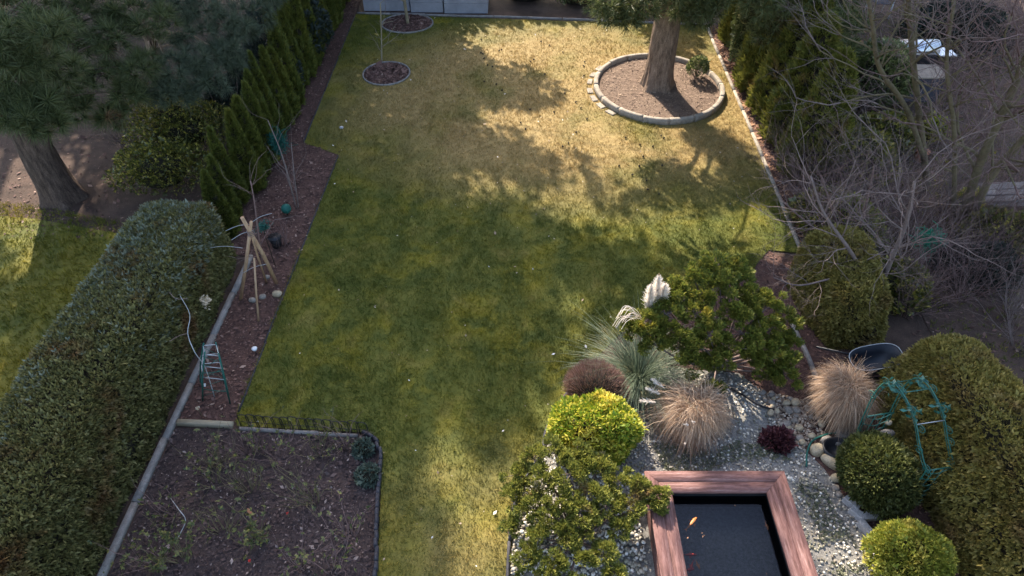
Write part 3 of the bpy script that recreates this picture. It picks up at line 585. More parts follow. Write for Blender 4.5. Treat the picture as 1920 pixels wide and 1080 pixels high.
sheet('mulch_patch', ring_xy(MC1, 0.565, 40, 0.605), 0.030, 'mulch'); sheet('mulch_patch', ring_xy(MC2, 0.705, 40, 0.625), 0.030, 'mulch')
tag(flakes('mulch_chips', ring_fill(MC1, 0.54, 0.58, 1500, rg), 0.06, 'flakes', 0.036), 'dark bark chips around the slender sapling', 'mulch')
tag(flakes('mulch_chips', ring_fill(MC2, 0.67, 0.59, 1500, rg), 0.06, 'flakes', 0.036), 'dark bark chips around the young tree by the planters', 'mulch')

kerb_run('concrete_kerb', 'long grey concrete kerb between the blue-green hedge and the beds', 'kerb', [(-4.83, 1.5), (-4.80, 3.47), (-4.74, 5.59), (-4.62, 9.1)], 1.0, 0.085, 0.07, 'concrete')
kerb_run('timber_edging', 'short pale timber crossing from the kerb to the wire hoops', 'edging', [GP2(334, 795), GP2(438, 800)], 3, 0.085, 0.07, 'beam', 'plank')
kerb_run('concrete_kerb', 'narrow concrete kerb between the lawn and the right conifer row', 'kerb', [(5.46, 19.0), (5.33, 14.2), (5.17, 9.2), (5.02, 8.4)], 1.0, 0.07, 0.06, 'kerbwarm')
kerb_run('concrete_kerb', 'concrete kerb strip beside the tan grass clump and the side hedge', 'kerb', [GP2(1484, 606), GP2(1512, 668), GP2(1540, 736)], 0.5, 0.065, 0.06, 'concrete')
kerb_run('back_edging', 'pale stone edging at the back end of the lawn', 'edging', [(-4.5, 19.82), (0.0, 19.55), (5.4, 19.02)], 1.0, 0.06, 0.05, 'concrete', 'edging_stone')
kerb_run('lawn_edging', 'thin edging strip between the lawn and the mulch beside the conifer row', 'edging', [(-4.52, 19.6), (-4.51, 12.9)], 1.2, 0.025, 0.045, 'slate', 'edging_strip')
kerb_run('lawn_edging', 'thin edging strip along the lawn beside the climbing frames', 'edging', [GP2(634, 294), GP2(447, 775)], 1.2, 0.025, 0.045, 'slate', 'edging_strip')
kerb_run('lawn_edging', 'black flexible edging curving round the gravel bed at the golden shrub', 'edging', smooth([GP2(1066, 738), GP2(1038, 778), GP2(1022, 816), GP2(1016, 850), GP2(985, 900), GP2(962, 960), GP2(952, 1080), (-0.06, 2.0)], 40), 0.6, 0.04, 0.08, 'slate', 'edging_strip')
kerb_run('lawn_edging', 'dark slate coloured log-roll edging along the right side of the rose bed', 'edging', smooth([GP2(680, 814), GP2(706, 830), GP2(715, 858), GP2(712, 900), GP2(707, 980), GP2(705, 1080), (-1.6, 2.0)], 40), 0.10, 0.045, 0.10, 'slate', 'log', 0.006, 0.006)
kerb_run('stone_edging', 'thin reddish stone edging behind the wire hoops of the rose bed', 'edging', [GP2(450, 806), GP2(672, 818)], 0.5, 0.05, 0.05, 'concrete', 'edging_stone')

# wire hoop border fence
hf = thing('wire_hoop_fence', 'row of low black wire hoops along the front edge of the rose bed', 'fence', (*GP2(445, 800), 0)); A, B = GP2(455, 800), GP2(690, 816); nh = 15
for i in range(nh):
    c = A + (B - A) * (i + 0.5) / nh; u = (B - A) / np.linalg.norm(B - A); w = np.linalg.norm(B - A) / nh * 0.62; hh = 0.30 + rng.normal(0, 0.015); p = []
    for k in np.linspace(0, math.pi, 9): p.append([*(c - u * w * math.cos(k)), hh - 0.06 + 0.06 * math.sin(k)])
    p = [[*(c - u * w), -0.03]] + p + [[*(c + u * w), -0.03]]
    Geo().tube(p, 0.007, 5).part('hoop', 'black', hf, True)
Geo().tube([[*A, 0.12], [*B, 0.12]], 0.005, 5).part('rail', 'black', hf)

# grey planter boxes at the back
PW0 = -4.30
for i, (x0, x1, lab) in enumerate(((-4.32, -2.98, 'grey raised planter box in the corner behind the slender sapling'), (-2.94, -2.0, 'grey raised planter box behind the young tree by the planters'), (-1.96, -0.70, 'grey raised planter box at the open end of the row'))):
    y0 = 20.02 - (x0 + 4.3) * 0.075; w = x1 - x0; t = thing('raised_planter', lab, 'planter', ((x0 + x1) / 2, y0 + 0.5, 0), 'grey planters along the back')
    cx = (x0 + x1) / 2
    for k in range(2):
        z = 0.15 + 0.29 * k
        for nm, c, d in (('panel', (cx, y0, z), (w, 0.035, 0.285)), ('panel', (cx, y0 + 1.0, z), (w, 0.035, 0.285)), ('panel', (x0 + 0.018, y0 + 0.5, z), (0.035, 0.965, 0.285)), ('panel', (x1 - 0.018, y0 + 0.5, z), (0.035, 0.965, 0.285))):
            inst(nm, bevel_box_mesh(nm, d, 'zinc', 0.006), t, c)
    for c, d in (((cx, y0, 0.60), (w + 0.02, 0.06, 0.025)), ((cx, y0 + 1, 0.60), (w + 0.02, 0.06, 0.025)), ((x0 + 0.018, y0 + 0.5, 0.601), (0.055, 0.94, 0.025)), ((x1 - 0.018, y0 + 0.5, 0.601), (0.055, 0.94, 0.025))):
        inst('rim', bevel_box_mesh('rim', d, 'rim', 0.005), t, c)
    inst('soil', bevel_box_mesh('soil', (w - 0.09, 0.90, 0.4), 'soil', 0.01), t, (cx, y0 + 0.5, 0.22))

# ------------------------------------------------------------------ woody growth
def grow(G_, p, d, L, r, depth, rg, kids=(3, 4), up=0.12, spread=0.75, wander=0.16, ratio=0.62, nseg=5, lv=0):
    pts = [np.array(p, float)]; d = np.array(d, float); d /= np.linalg.norm(d)
    for i in range(nseg):
        d = d + rg.normal(0, wander, 3) + np.array([0, 0, up * (0.4 if lv else 0.2)]); d /= np.linalg.norm(d); pts.append(pts[-1] + d * L / nseg)
    G_[min(lv, len(G_) - 1)].tube(np.array(pts), np.linspace(r, r * (0.5 if depth else 0.3), nseg + 1), 7 if lv == 0 else (5 if lv == 1 else 3))
    if depth == 0: return
    for k in range(rg.integers(kids[0], kids[1] + 1)):
        f = rg.uniform(0.25, 1.0) if k else 1.0; i = min(int(f * nseg), nseg); q = pts[i]; dd = (pts[min(i + 1, nseg)] - pts[max(i - 1, 0)]); dd /= np.linalg.norm(dd)
        s = np.cross(dd, rg.normal(size=3)); s /= np.linalg.norm(s); nd = dd + s * spread * rg.uniform(0.6, 1.3) * (0.5 if k == 0 else 1)
        grow(G_, q, nd, L * ratio * rg.uniform(0.75, 1.2), r * (0.62 if k == 0 else 0.45), depth - 1, rg, kids, up, spread, wander, ratio, 1 if depth == 1 else max(3, nseg - 1), lv + 1)
def bare_tree(name, label, base, stems, depth, seed, mats=('limb', 'twig'), cat='tree', group=None, kids=(3, 4), spread=0.75, up=0.12, ratio=0.62, wander=0.16):
    rg = np.random.default_rng(seed); t = thing(name, label, cat, base, group); g = [Geo(), Geo(), Geo()]
    for pts, r0, r1, nb, L in stems:
        c = smooth(pts, 16); rad = np.linspace(r0, r1, len(c)); g[0].tube(c, rad, 9)
        for k in range(nb):
            f = rg.uniform(0.22, 1.0) if k else 1.0; i = min(int(f * (len(c) - 1)), len(c) - 1); dd = c[min(i + 1, len(c) - 1)] - c[max(i - 1, 0)]; dd = dd / np.linalg.norm(dd)
            s = np.cross(dd, rg.normal(size=3)); s /= np.linalg.norm(s); nd = dd * 0.6 + s * 0.95 + np.array([0, 0, 0.25])
            grow(g[1:], c[i], nd, L * rg.uniform(0.6, 1.15), rad[i] * 0.42, depth, rg, kids, up, spread, wander, ratio)
    g[0].part('trunk', mats[0], t, True)
    g[1].part('branches', mats[0], t, True)
    if g[2].n: g[2].part('twigs', mats[1], t, True)
    return t
def bush_stems(name, label, base, n, L, depth, seed, mat='twig', tilt=0.6, cat='shrub', group=None, r=0.008, kids=(2, 3), spread=0.6, ratio=0.6, rad=0.12, leaves=None):
    rg = np.random.default_rng(seed); base = np.asarray(base, float); t = thing(name, label, cat, base, group); g = [Geo(), Geo()]
    for i in range(n):
        a = rg.uniform(0, 6.283); d = np.array([math.cos(a) * tilt * rg.uniform(0.2, 1), math.sin(a) * tilt * rg.uniform(0.2, 1), 1]); p = base + np.array([math.cos(a) * rad * rg.random(), math.sin(a) * rad * rg.random(), -0.02])
        grow(g, p, d, L * rg.uniform(0.6, 1.1), r * rg.uniform(0.7, 1.2), depth, rg, kids, 0.1, spread, 0.14, ratio, 4)
    g[0].part('stems', mat, t, True)
    if g[1].n: g[1].part('twigs', mat, t, True)
    if leaves:
        lm, ln, ls = leaves; V = np.concatenate(g[1].V if g[1].n else g[0].V); P = V[rg.integers(0, len(V), ln)]
        V, Fc = scatter(LEAF3[0], LEAF3[1], P, rand_dirs(ln, rg) + [0, 0, 0.5], ls * rg.uniform(0.6, 1.2, ln), rg); part('leaves', V, Fc, lm, t)
    return t

# the big pine in the ring
low = []
for u, v, z, r in ((1150, 18, 2.3, 0.42), (1175, 30, 2.15, 0.36), (1200, 12, 2.4, 0.42), (1130, 2, 2.6, 0.4), (1285, 15, 2.3, 0.36), (1310, 30, 2.1, 0.34), (1325, 8, 2.4, 0.42), (1190, -20, 2.8, 0.5), (1260, -12, 2.7, 0.36), (1350, -15, 2.7, 0.5), (1230, 8, 2.0, 0.22)):
    low.append((GP(u, v, z), r))
up_ = []
for k in range(110):
    z = rng.uniform(4.0, 12.5); a = rng.uniform(0, 6.283); rr = rng.uniform(0.4, 1) * (2.9 - 0.16 * abs(z - 6.5)) ; c = np.array([PT[0] + rr * math.cos(a), PT[1] + rr * math.sin(a), z])
    G = c[:2] - SUN_DIR * SHK * z
    if not near_lit(G[None], 0.35)[0]: up_.append((c, 0.42))
conifer('pine_tree', 'big pine with a thick furrowed trunk standing in the round kerb', (PT[0], PT[1], 0.06), 13.5, 0.33, low, TUFTB, 0.24, 60, 'pine', lean=(0.15, 0.2), seed=5, pads2=pine_pads + up_)
# knobbly ivy seedling at its foot and the small evergreen in the ring
def leaf_shrub(name, label, c, r, n, size, mat, tm=LEAF3, seed=1, cat='shrub', lump=0.15, zcut=-0.35, core=True, depth=0.35, lf=3.0, stem='core', upb=0.4, group=None, core_k=0.72, power=1.0):
    c = np.asarray(c, float); t = thing(name, label, cat, (c[0], c[1], 0), group); rg = np.random.default_rng(seed); n = int(n * 1.25); size *= 0.92; tm = LEAF2 if tm is LEAF3 else SPRAY2
    P, D = dome_points(n, c, r, zcut, lump, lf, depth, seed, power); P[:, 2] = np.maximum(P[:, 2], 0.03)
    V, Fc = scatter(tm[0], tm[1], P, D + rg.normal(0, 0.45, D.shape) + [0, 0, upb], size * np.exp(rg.normal(0, 0.25, len(P))), rg); part('leaves', V, Fc, mat, t)
    if core:
        W, T = lumpy_core(c, r, core_k, lump, lf, seed, 0.0); part('branches', W, T, stem, t, True)
    else:
        g = Geo()
        for i in range(14):
            q = P[rg.integers(len(P))]; b = np.array([c[0], c[1], 0.0]); g.tube(smooth([b, (b + q) / 2 + [0, 0, .05], q], 5), np.linspace(0.014, 0.004, 20)[:len(smooth([b, q, q], 5))] if False else 0.008, 4)
        g.part('stems', 'twig', t, True)
    return t
leaf_shrub('evergreen_seedling', 'small leafy green shrub inside the round kerb', GP(1308, 128, 0.32), (0.24, 0.24, 0.3), 420, 0.075, 'ivy', seed=3, core=False)

# young trees
b1 = np.array([*GP2(716, 119), 0.03]); tp1 = GP(713, 6, 1.45)
bare_tree('sapling', 'slender young tree with bare twiggy top in the oval mulch patch', b1, [([b1, (b1 + tp1) / 2 + [0.01, 0, 0], tp1], 0.022, 0.014, 9, 0.5)], 1, 3, ('pole', 'twig'), spread=0.8, ratio=0.6)
b2 = np.array([*GP2(765, 46), 0.03])
bare_tree('young_tree', 'young tree with straight trunk before the grey planters', b2, [([b2, b2 + [-0.03, 0, 0.7], b2 + [-0.06, 0.05, 1.7]], 0.05, 0.032, 8, 0.9)], 2, 4, ('pole', 'twig'))

# ------------------------------------------------------------------ conifer row on the left: three shapes, copied
def thuja_meshes(h, r, seed, n=2300, mat='thuja', blunt=0.75, size=0.13):
    rg = np.random.default_rng(seed); t = rg.random(n) ** 1.25; a = rg.uniform(0, 6.283, n)
    f = sines(seed, 10, 3.0); prof = lambda t: (1 - t) ** blunt * (0.82 + 0.18 * np.minimum(1, t * 6))
    q = np.c_[np.cos(a) * 1.5, np.sin(a) * 1.5, t * h * 2.2]; rad = r * prof(t) * (1 + 0.16 * f(q)) * (1 - 0.25 * rg.random(n) ** 2)
    P = np.c_[rad * np.cos(a), rad * np.sin(a), 0.04 + t * h * 0.96]; D = np.c_[np.cos(a) * 0.55, np.sin(a) * 0.55, np.full(n, 0.9)] + rg.normal(0, 0.22, (n, 3))
    S = size * (1 - 0.45 * t) * rg.uniform(0.7, 1.2, n); up = np.c_[np.cos(a), np.sin(a), np.zeros(n)]
    V, Fc = scatter(SPRAY[0], SPRAY[1], P, D, S, rg); crown = make_mesh('crown', V, Fc, mat)
    zs = np.linspace(0, 1, 12); g = Geo().tube(np.c_[0 * zs, 0 * zs, zs * h * 0.95], r * prof(zs) * 0.72 + 0.005, 12); V, Fc = g.out(); core = make_mesh('inner_branches', V, Fc, 'core', True)
    g = Geo().tube([[0, 0, -0.05], [0, 0, h * 0.3]], [0.03, 0.02], 6); V, Fc = g.out(); tr = make_mesh('trunk', V, Fc, 'darkwood', True)
    return crown, core, tr
def place_thuja(ms, loc, s, rz, label, group, name='thuja_tree', sz=None):
    t = thing(name, label, 'tree', loc, group); tilt = rng.normal(0, 0.045, 2)
    for nm, me in zip(('crown', 'inner_branches', 'trunk'), ms):
        o = bpy.data.objects.new(nm, me); COL.objects.link(o); o.parent = t; o.rotation_euler = (tilt[0], tilt[1], rz); o.scale = (s, s, sz or s)
TH = [thuja_meshes((1.85, 1.95, 1.7, 1.9, 1.8)[i], (0.29, 0.26, 0.31, 0.28, 0.30)[i], 100 + i, 1600, 'thuja', (0.75, 0.85, 0.62, 0.7, 0.8)[i], (0.15, 0.14, 0.16, 0.145, 0.155)[i]) for i in range(5)]
ys = np.arange(9.75, 21.2, 0.47)
for i, y in enumerate(ys):
    s = 0.86 + 0.009 * i + rng.uniform(-0.07, 0.07); lab = 'narrow conical green conifer in the row along the left mulch strip'
    if i == 0: lab = 'yellowish conical conifer at the hedge end of the row'
    place_thuja(TH[(i * 3) % 5], (-5.17 + rng.uniform(-0.05, 0.05) - (0.12 if i < 3 else 0), y, 0), s, rng.uniform(0, 6.28), lab, None if i == 0 else 'conical conifers along the left mulch strip', sz=s * rng.uniform(0.84, 1.16) * (1.0 + 0.012 * i))

# ------------------------------------------------------------------ clipped hedges
def hedge(name, label, c, dims, n, size, mat, seed, rz=0.0, p=5, lump=0.07, tips=None, group=None, slope=0.0, tm=SPRAY2, kk=0.86, bat=0.1):
    """a clipped hedge: rounded box of sprays round a core of twigs; dims = (half x, half y, height)"""
    rg = np.random.default_rng(seed); c = np.asarray(c, float); a, b, h = dims; t = thing(name, label, 'hedge', (c[0], c[1], 0), group)
    areas = np.array([b * h * 2, b * h * 2, a * h * 2, a * h * 2, a * b * 4]); areas *= np.array([0.4, 1, 0.8, 0.6, 1]) if c[0] < 0 else np.array([1, 0.4, 0.8, 0.6, 1]); areas = areas / areas.sum(); f = rg.choice(5, n, p=areas); u, v = rg.uniform(-1, 1, n), rg.uniform(-1, 1, n)
    Q = np.zeros((n, 3)); w = rg.uniform(-0.05, 1, n)
    for k in range(5):
        m = f == k
        if k < 2: Q[m] = np.c_[np.full(m.sum(), 1 if k else -1), u[m], w[m]]
        elif k < 4: Q[m] = np.c_[u[m], np.full(m.sum(), 1 if k == 3 else -1), w[m]]
        else: Q[m] = np.c_[u[m], v[m], np.ones(m.sum())]
    fn = sines(seed + 1, 12, 2.6); fn2 = sines(seed + 2, 12, 8.0); fn3 = sines(seed + 3, 12, 5.0)
    def shape(Q, k=1.0):
        r = (np.abs(Q) ** p).sum(1) ** (1 / p); U = Q / r[:, None]; W = U * np.array([a, b, h]); N = np.sign(U) * np.abs(U) ** (p - 1) / np.array([a, b, h]); N /= np.linalg.norm(N, axis=1)[:, None]
        W = W + N * ((lump * fn(W) + 0.4 * lump * fn2(W))[:, None]) ; W[:, :2] *= k; W[:, 2] = W[:, 2] * (k if k < 1 else 1); W[:, 0] *= 1 - bat * W[:, 2] / h
        W[:, 2] += slope * W[:, 1] * np.clip(W[:, 2] / h, 0, 1)
        return W, N
    W, N = shape(Q); keep = fn3(W) + rg.normal(0, 0.25, n) > -0.85; W, N = W[keep], N[keep]; n = len(W); W -= N * (0.10 * rg.random(n) ** 2)[:, None]; W[:, 2] = np.maximum(W[:, 2], 0.02)
    co, si = math.cos(rz), math.sin(rz); rot = lambda X: np.c_[X[:, 0] * co - X[:, 1] * si, X[:, 0] * si + X[:, 1] * co, X[:, 2]]
    D = rot(N) + rg.normal(0, 0.42, N.shape) + [0, 0, 0.35]; P = rot(W) + np.array([c[0], c[1], 0]); S = size * np.exp(rg.normal(0, 0.2, n))
    if tips is not None:
        m = tips(W, rg)
        V, Fc = scatter(tm[0], tm[1], P[m], D[m], S[m] * 1.05, rg); part('pale_tips', V, Fc, 'hedgeb', t); P, D, S = P[~m], D[~m], S[~m]
    V, Fc = scatter(tm[0], tm[1], P, D, S, rg); part('foliage', V, Fc, mat, t)
    V0, T0 = ICO3; q = np.c_[V0[:, :2], np.clip(V0[:, 2], -0.0, 1)]; q = q / np.abs(q).max(1)[:, None]; Wc, _ = shape(q, kk); part('inner_branches', rot(Wc) + np.array([c[0], c[1], 0]), T0, 'core', t, True)
    return t
tipf = lambda W, rg: (rg.random(len(W)) < np.clip(0.10 + 0.55 * (W[:, 1] + 0.3) / 3 + 0.28 * (W[:, 0] < -0.15) - 0.15, 0, 0.85) * 0.6) & (W[:, 2] > 0.75)  # bluish growth plus painted light: paler sprays on the top and far end
hedge('clipped_hedge', 'long blue-green clipped hedge with browned side along the concrete kerb', (-5.52, 5.45), (0.62, 3.75, 1.42), 64000, 0.064, 'hedgel', 41, rz=-0.022, tips=tipf, tm=SPRAY2, lump=0.06, p=10, bat=0.05)
hedge('clipped_hedge', 'broad golden-green clipped hedge behind the rose arch', (5.78, 3.85), (0.54, 2.35, 1.6), 44000, 0.064, 'hedger', 43, rz=0.045, lump=0.13, p=6, tm=SPRAY2, bat=0.04)
hedge('clipped_hedge', 'lower green hedge between the kerb strip and the bare shrubs', (5.22, 7.75), (0.52, 0.85, 1.15), 15000, 0.060, 'hedger', 44, rz=0.08, lump=0.12, p=6, tm=SPRAY2)

# ------------------------------------------------------------------ conifers and shrubs on the right boundary
TR = [thuja_meshes(2.5, 0.62, 120 + i, 2500, 'hedger2', 0.55, 0.19) for i in range(2)]
for i, (x, y, s, lab) in enumerate(((6.05, 11.7, 1.05, 'sunlit rounded conifer at the near end of the right row'), (6.05, 12.9, 1.12, 'dark shaggy conifer behind the sunlit rounded one'), (6.1, 14.1, 1.2, 'dark shaggy conifer midway along the right row'), (6.15, 15.3, 1.25, 'dark shaggy conifer level with the pine ring'), (6.25, 17.9, 1.15, 'dark shaggy conifer at the far end of the right row'))):
    place_thuja(TR[i % 2], (x, y, 0), s, 1.3 * i, lab, None)
leaf_shrub('ivy_column', 'tall ivy-covered column with pale glossy leaves beside the right kerb', (5.86, 16.6, 1.15), (0.36, 0.36, 1.45), 2600, 0.10, 'ivy', seed=51, cat='climber', lump=0.2, zcut=-0.75)
leaf_shrub('ivy_mound', 'ivy mound with glossy leaves beside the grill', (8.35, 14.7, 0.55), (0.85, 0.7, 0.85), 2200, 0.11, 'ivy', seed=52, lump=0.25)
pp = []
for u, v, z, r in ((1440, 20, 2.2, 0.6), (1500, 30, 2.0, 0.6), (1550, 45, 1.9, 0.55), (1590, 40, 1.8, 0.45), (1420, -10, 2.8, 0.6), (1480, -20, 2.8, 0.7), (1560, -15, 2.7, 0.6), (1540, 85, 1.5, 0.5), (1500, 80, 1.6, 0.45), (1580, 90, 1.3, 0.4), (1450, 60, 1.8, 0.45)):
    pp.append((GP(u, v, z), r))
conifer('pine_tree', 'shaggy dark pine beyond the right conifer row', (7.9, 16.6, 0), 5.0, 0.13, pp, TUFTB, 0.24, 70, 'pine', seed=8, bark='darkwood')
hs = (('low_conifer', 'low green conifer among the bare branches beside the kerb', GP(1590, 430, 0.35), (0.6, 0.7, 0.6), 'hinoki'), ('low_conifer', 'low spreading green shrub under the leaning mossy tree', GP(1560, 520, 0.4), (0.55, 0.6, 0.5), 'hedger2'), ('garden_shrub', 'yellow-flowering shrub low among the bare branches', GP(1818, 376, 0.25), (0.18, 0.18, 0.2), 'golden'), ('garden_shrub', 'yellow-green shrub at the foot of the forked mossy tree', GP(1745, 245, 0.3), (0.28, 0.25, 0.3), 'golden2'), ('garden_shrub', 'dark green shrub below the stack of grey boards', GP(1880, 440, 0.3), (0.8, 0.5, 0.45), 'evergreen'), ('garden_shrub', 'dark green shrub between the sunlit conifer and the forked tree', GP(1600, 300, 0.45), (0.8, 0.8, 0.6), 'evergreen'), ('garden_shrub', 'low leafy shrub under the purplish twigs by the right kerb', GP(1545, 400, 0.25), (0.6, 0.6, 0.4), 'evergreen'), ('garden_shrub', 'low leafy shrub below the grey bare shrub at the side hedge', GP(1660, 540, 0.25), (0.6, 0.5, 0.4), 'evergreen'), ('garden_shrub', 'low leafy shrub beneath the brown twigs right of the netting', GP(1830, 500, 0.2), (0.7, 0.5, 0.35), 'darkleaf'), ('garden_shrub', 'low leafy shrub between the cabinet and the forked tree', GP(1660, 260, 0.3), (0.7, 0.6, 0.45), 'evergreen'), ('garden_shrub', 'dim green shrub on the grass behind the grill', GP(1790, 60, 0.5), (1.4, 0.9, 0.7), 'darkleaf'))
for i, (nm, lab, c, r, mt) in enumerate(hs): leaf_shrub(nm, lab, c, r, int(900 * max(0.5, r[0] / 0.5)), 0.09, mt, SPRAY3 if 'low' in nm else LEAF3, 60 + i, lump=0.25)

# bare trees and shrubs on the right
def W3(u, v, y):
    """pixel to the point at ground distance y"""
    g0 = GP(u, v); k = y / g0[1]; return np.array([g0[0] * k, y, H * (1 - k)])
tb = np.array([*GP2(1738, 350), 0])
bare_tree('bare_tree', 'forked mossy bare tree in front of the grill', tb, [([tb, W3(1732, 290, 11.0), W3(1716, 150, 10.6), W3(1706, 40, 10.4), W3(1700, -90, 10.2)], 0.07, 0.03, 16, 1.4), ([W3(1733, 300, 11.0), W3(1700, 205, 10.6), W3(1650, 130, 10.1), W3(1638, 60, 9.8), W3(1625, -30, 9.6)], 0.05, 0.022, 16, 1.3)], 3, 12)
tb2 = np.array([*GP2(1800, 420), 0])
bare_tree('bare_tree', 'large bare tree with several thick mossy trunks right of the forked one', tb2, [([tb2, W3(1840, 300, 9.6), W3(1885, 200, 9.4), W3(1935, 80, 9.2)], 0.075, 0.045, 15, 1.4), ([tb2 + [0.15, 0, 0], W3(1860, 330, 9.5), W3(1930, 250, 9.2), W3(2000, 180, 9.0)], 0.065, 0.04, 14, 1.3), ([tb2 + [-0.1, 0.05, 0], W3(1790, 260, 9.8), W3(1775, 120, 9.7), W3(1790, 0, 9.6)], 0.042, 0.022, 16, 1.3)], 3, 13, ('limb', 'twigp'))
tb3 = np.array([*GP2(1640, 560), 0])
bare_tree('bare_tree', 'leaning mossy fruit tree overhanging the side hedge', tb3, [([tb3, W3(1665, 500, 7.7), W3(1700, 415, 7.6), W3(1715, 340, 7.5)], 0.05, 0.02, 14, 1.0), ([tb3, W3(1600, 480, 7.8), W3(1545, 400, 7.9), W3(1520, 330, 8.0)], 0.036, 0.014, 14, 0.9), ([tb3, W3(1590, 520, 7.6), W3(1500, 535, 7.5), W3(1450, 520, 7.5)], 0.022, 0.008, 10, 0.6)], 3, 14, ('twig', 'twig'))
tb4 = np.array([*GP2(1600, 470), 0])
bare_tree('bare_shrub', 'purplish bare shrub spreading over the right kerb', tb4, [([tb4, W3(1570, 420, 8.9), W3(1540, 330, 8.8)], 0.03, 0.012, 8, 0.9), ([tb4, W3(1620, 400, 8.9), W3(1640, 310, 8.8)], 0.03, 0.012, 8, 0.9), ([tb4, W3(1530, 430, 8.7), W3(1470, 380, 8.6)], 0.025, 0.01, 7, 0.8)], 3, 15, ('twigp', 'twigp'), 'shrub')
for i, (u, v, n, L, mt, lab) in enumerate(((1800, 560, 20, 0.75, 'twigp', 'dense purplish twiggy shrub beside the green netting'), (1890, 590, 16, 0.8, 'twig', 'pale twiggy shrub overhanging the golden hedge'), (1860, 460, 14, 0.7, 'twigp', 'tangled bare shrub below the grey boards'), (1690, 590, 12, 0.7, 'twigp', 'reddish twiggy shrub at the foot of the leaning fruit tree'), (1650, 350, 14, 0.7, 'twig', 'grey twiggy shrub behind the purplish one'), (1790, 300, 12, 0.9, 'twigp', 'reddish bare shrub among the thick mossy trunks'), (1870, 130, 14, 1.0, 'twigp', 'tall reddish bare shrub at the far right behind the trunks'), (1760, 80, 10, 0.9, 'twig', 'thin bare shrub behind the grill'))):
    bush_stems('bare_shrub', lab, GP(u, v), n, L, 3, 70 + i, mt, 0.75, kids=(2, 4), ratio=0.62)

for i, (u, v, n, L, mt, lab) in enumerate(((1540, 440, 18, 0.75, 'twigp', 'purplish twiggy shrub hanging over the lower end of the right kerb'), (1500, 385, 12, 0.6, 'twigp', 'small purplish shrub against the right kerb below the sunlit conifer'), (1585, 370, 18, 0.8, 'twig', 'grey bare shrub between the kerb and the low green conifer'), (1640, 500, 18, 0.75, 'twig', 'grey bare shrub over the side hedge'), (1705, 450, 16, 0.8, 'twigp', 'purplish bare shrub left of the bright green netting'), (1770, 520, 18, 0.8, 'twigp', 'brownish bare shrub right of the leaning fruit tree'), (1850, 520, 20, 0.85, 'twigp', 'dense brown bare shrub between the netting and the golden hedge'), (1905, 350, 16, 0.9, 'twig', 'bare shrub rising beside the grey boards'), (1850, 255, 16, 1.0, 'twigp', 'bare shrub between the thick mossy trunks'), (1780, 190, 14, 0.9, 'twigp', 'bare shrub right of the dark cabinet'), (1905, 60, 16, 1.1, 'twigp', 'tall bare shrub beyond the large tree'), (1600, 215, 10, 0.7, 'twig', 'thin bare shrub left of the dark cabinet'), (1905, 650, 14, 0.7, 'twig', 'grey twigs reaching over the far edge of the golden hedge'), (1475, 330, 14, 0.65, 'twigp', 'reddish twigs pushing through the right kerb below the conifers'), (1530, 350, 16, 0.75, 'twigp', 'reddish bare shrub just beyond the right kerb'), (1560, 490, 18, 0.7, 'twigp', 'low reddish bare shrub beside the low green conifer'), (1640, 430, 20, 0.8, 'twigp', 'thick reddish bare shrub below the forked mossy tree'), (1830, 430, 20, 0.85, 'twigp', 'thick brown bare shrub right of the green netting'), (1720, 560, 18, 0.7, 'twigp', 'dark bare shrub just behind the golden hedge'), (1770, 400, 16, 0.8, 'twig', 'grey bare shrub at the foot of the large mossy tree'))):
    bush_stems('bare_shrub', lab, GP(u, v), int(n * 1.05), L, 3, 900 + i, mt, 0.85, kids=(3, 5), ratio=0.64, r=0.008)

# things in the right-hand garden
gl = GP(1690, 150); t = thing('barbecue_grill', 'barbecue grill with rounded silver hood behind the dark cabinet', 'grill', gl)
g = Geo(); a = np.linspace(-0.1, math.pi + 0.1, 14); w = 0.45
V = np.array([[x, 0.24 * math.cos(q), 0.24 * math.sin(q)] for x in (-w, w) for q in a]) + gl + [0.05, 0, 0.78]; n = len(a)
g.add(V, [[i, i + 1, n + i + 1, n + i] for i in range(n - 1)], [[0, i + 1, i] for i in range(1, n - 1)] + [[n, n + i, n + i + 1] for i in range(1, n - 1)]); hood = g.part('hood', 'steel', t, False)
inst('firebox', bevel_box_mesh('firebox', (0.88, 0.46, 0.24), 'black', 0.02), t, gl + [0.05, 0, 0.62])
inst('side_shelf', bevel_box_mesh('side_shelf', (0.42, 0.45, 0.04), 'steel', 0.01), t, gl + [0.72, -0.05, 0.74])
for sx in (-0.38, 0.38):
    for sy in (-0.18, 0.18): Geo().tube([gl + [sx + 0.05, sy, 0], gl + [sx + 0.05, sy, 0.55]], 0.022, 6).part('leg', 'black', t)
Geo().tube([gl + [-0.25, -0.27, 0.84], gl + [0.35, -0.27, 0.84]], 0.014, 6).part('handle', 'black', hood)
cb = GP(1712, 192); t = thing('garden_cabinet', 'dark slate garden cabinet with pale wooden top in front of the grill', 'cabinet', cb)
inst('body', bevel_box_mesh('body', (1.05, 0.6, 0.60), 'cabinet', 0.012), t, cb + [0, 0.3, 0.30]); inst('top', bevel_box_mesh('top', (1.12, 0.66, 0.04), 'tabletop', 0.01), t, cb + [0, 0.3, 0.625])
for sx in (-0.262, 0.262): inst('door', bevel_box_mesh('door', (0.50, 0.02, 0.52), 'cabinet', 0.006), t, cb + [sx, -0.012, 0.30]); d_ = list(t.children)[-1]; inst('handle', bevel_box_mesh('handle', (0.015, 0.02, 0.14), 'steel', 0.003), d_, cb + [sx * 0.2, -0.032, 0.34])
ch = GP(1642, 30); t = thing('garden_chair', 'white framed garden chair with dark seat beyond the grill', 'chair', ch)
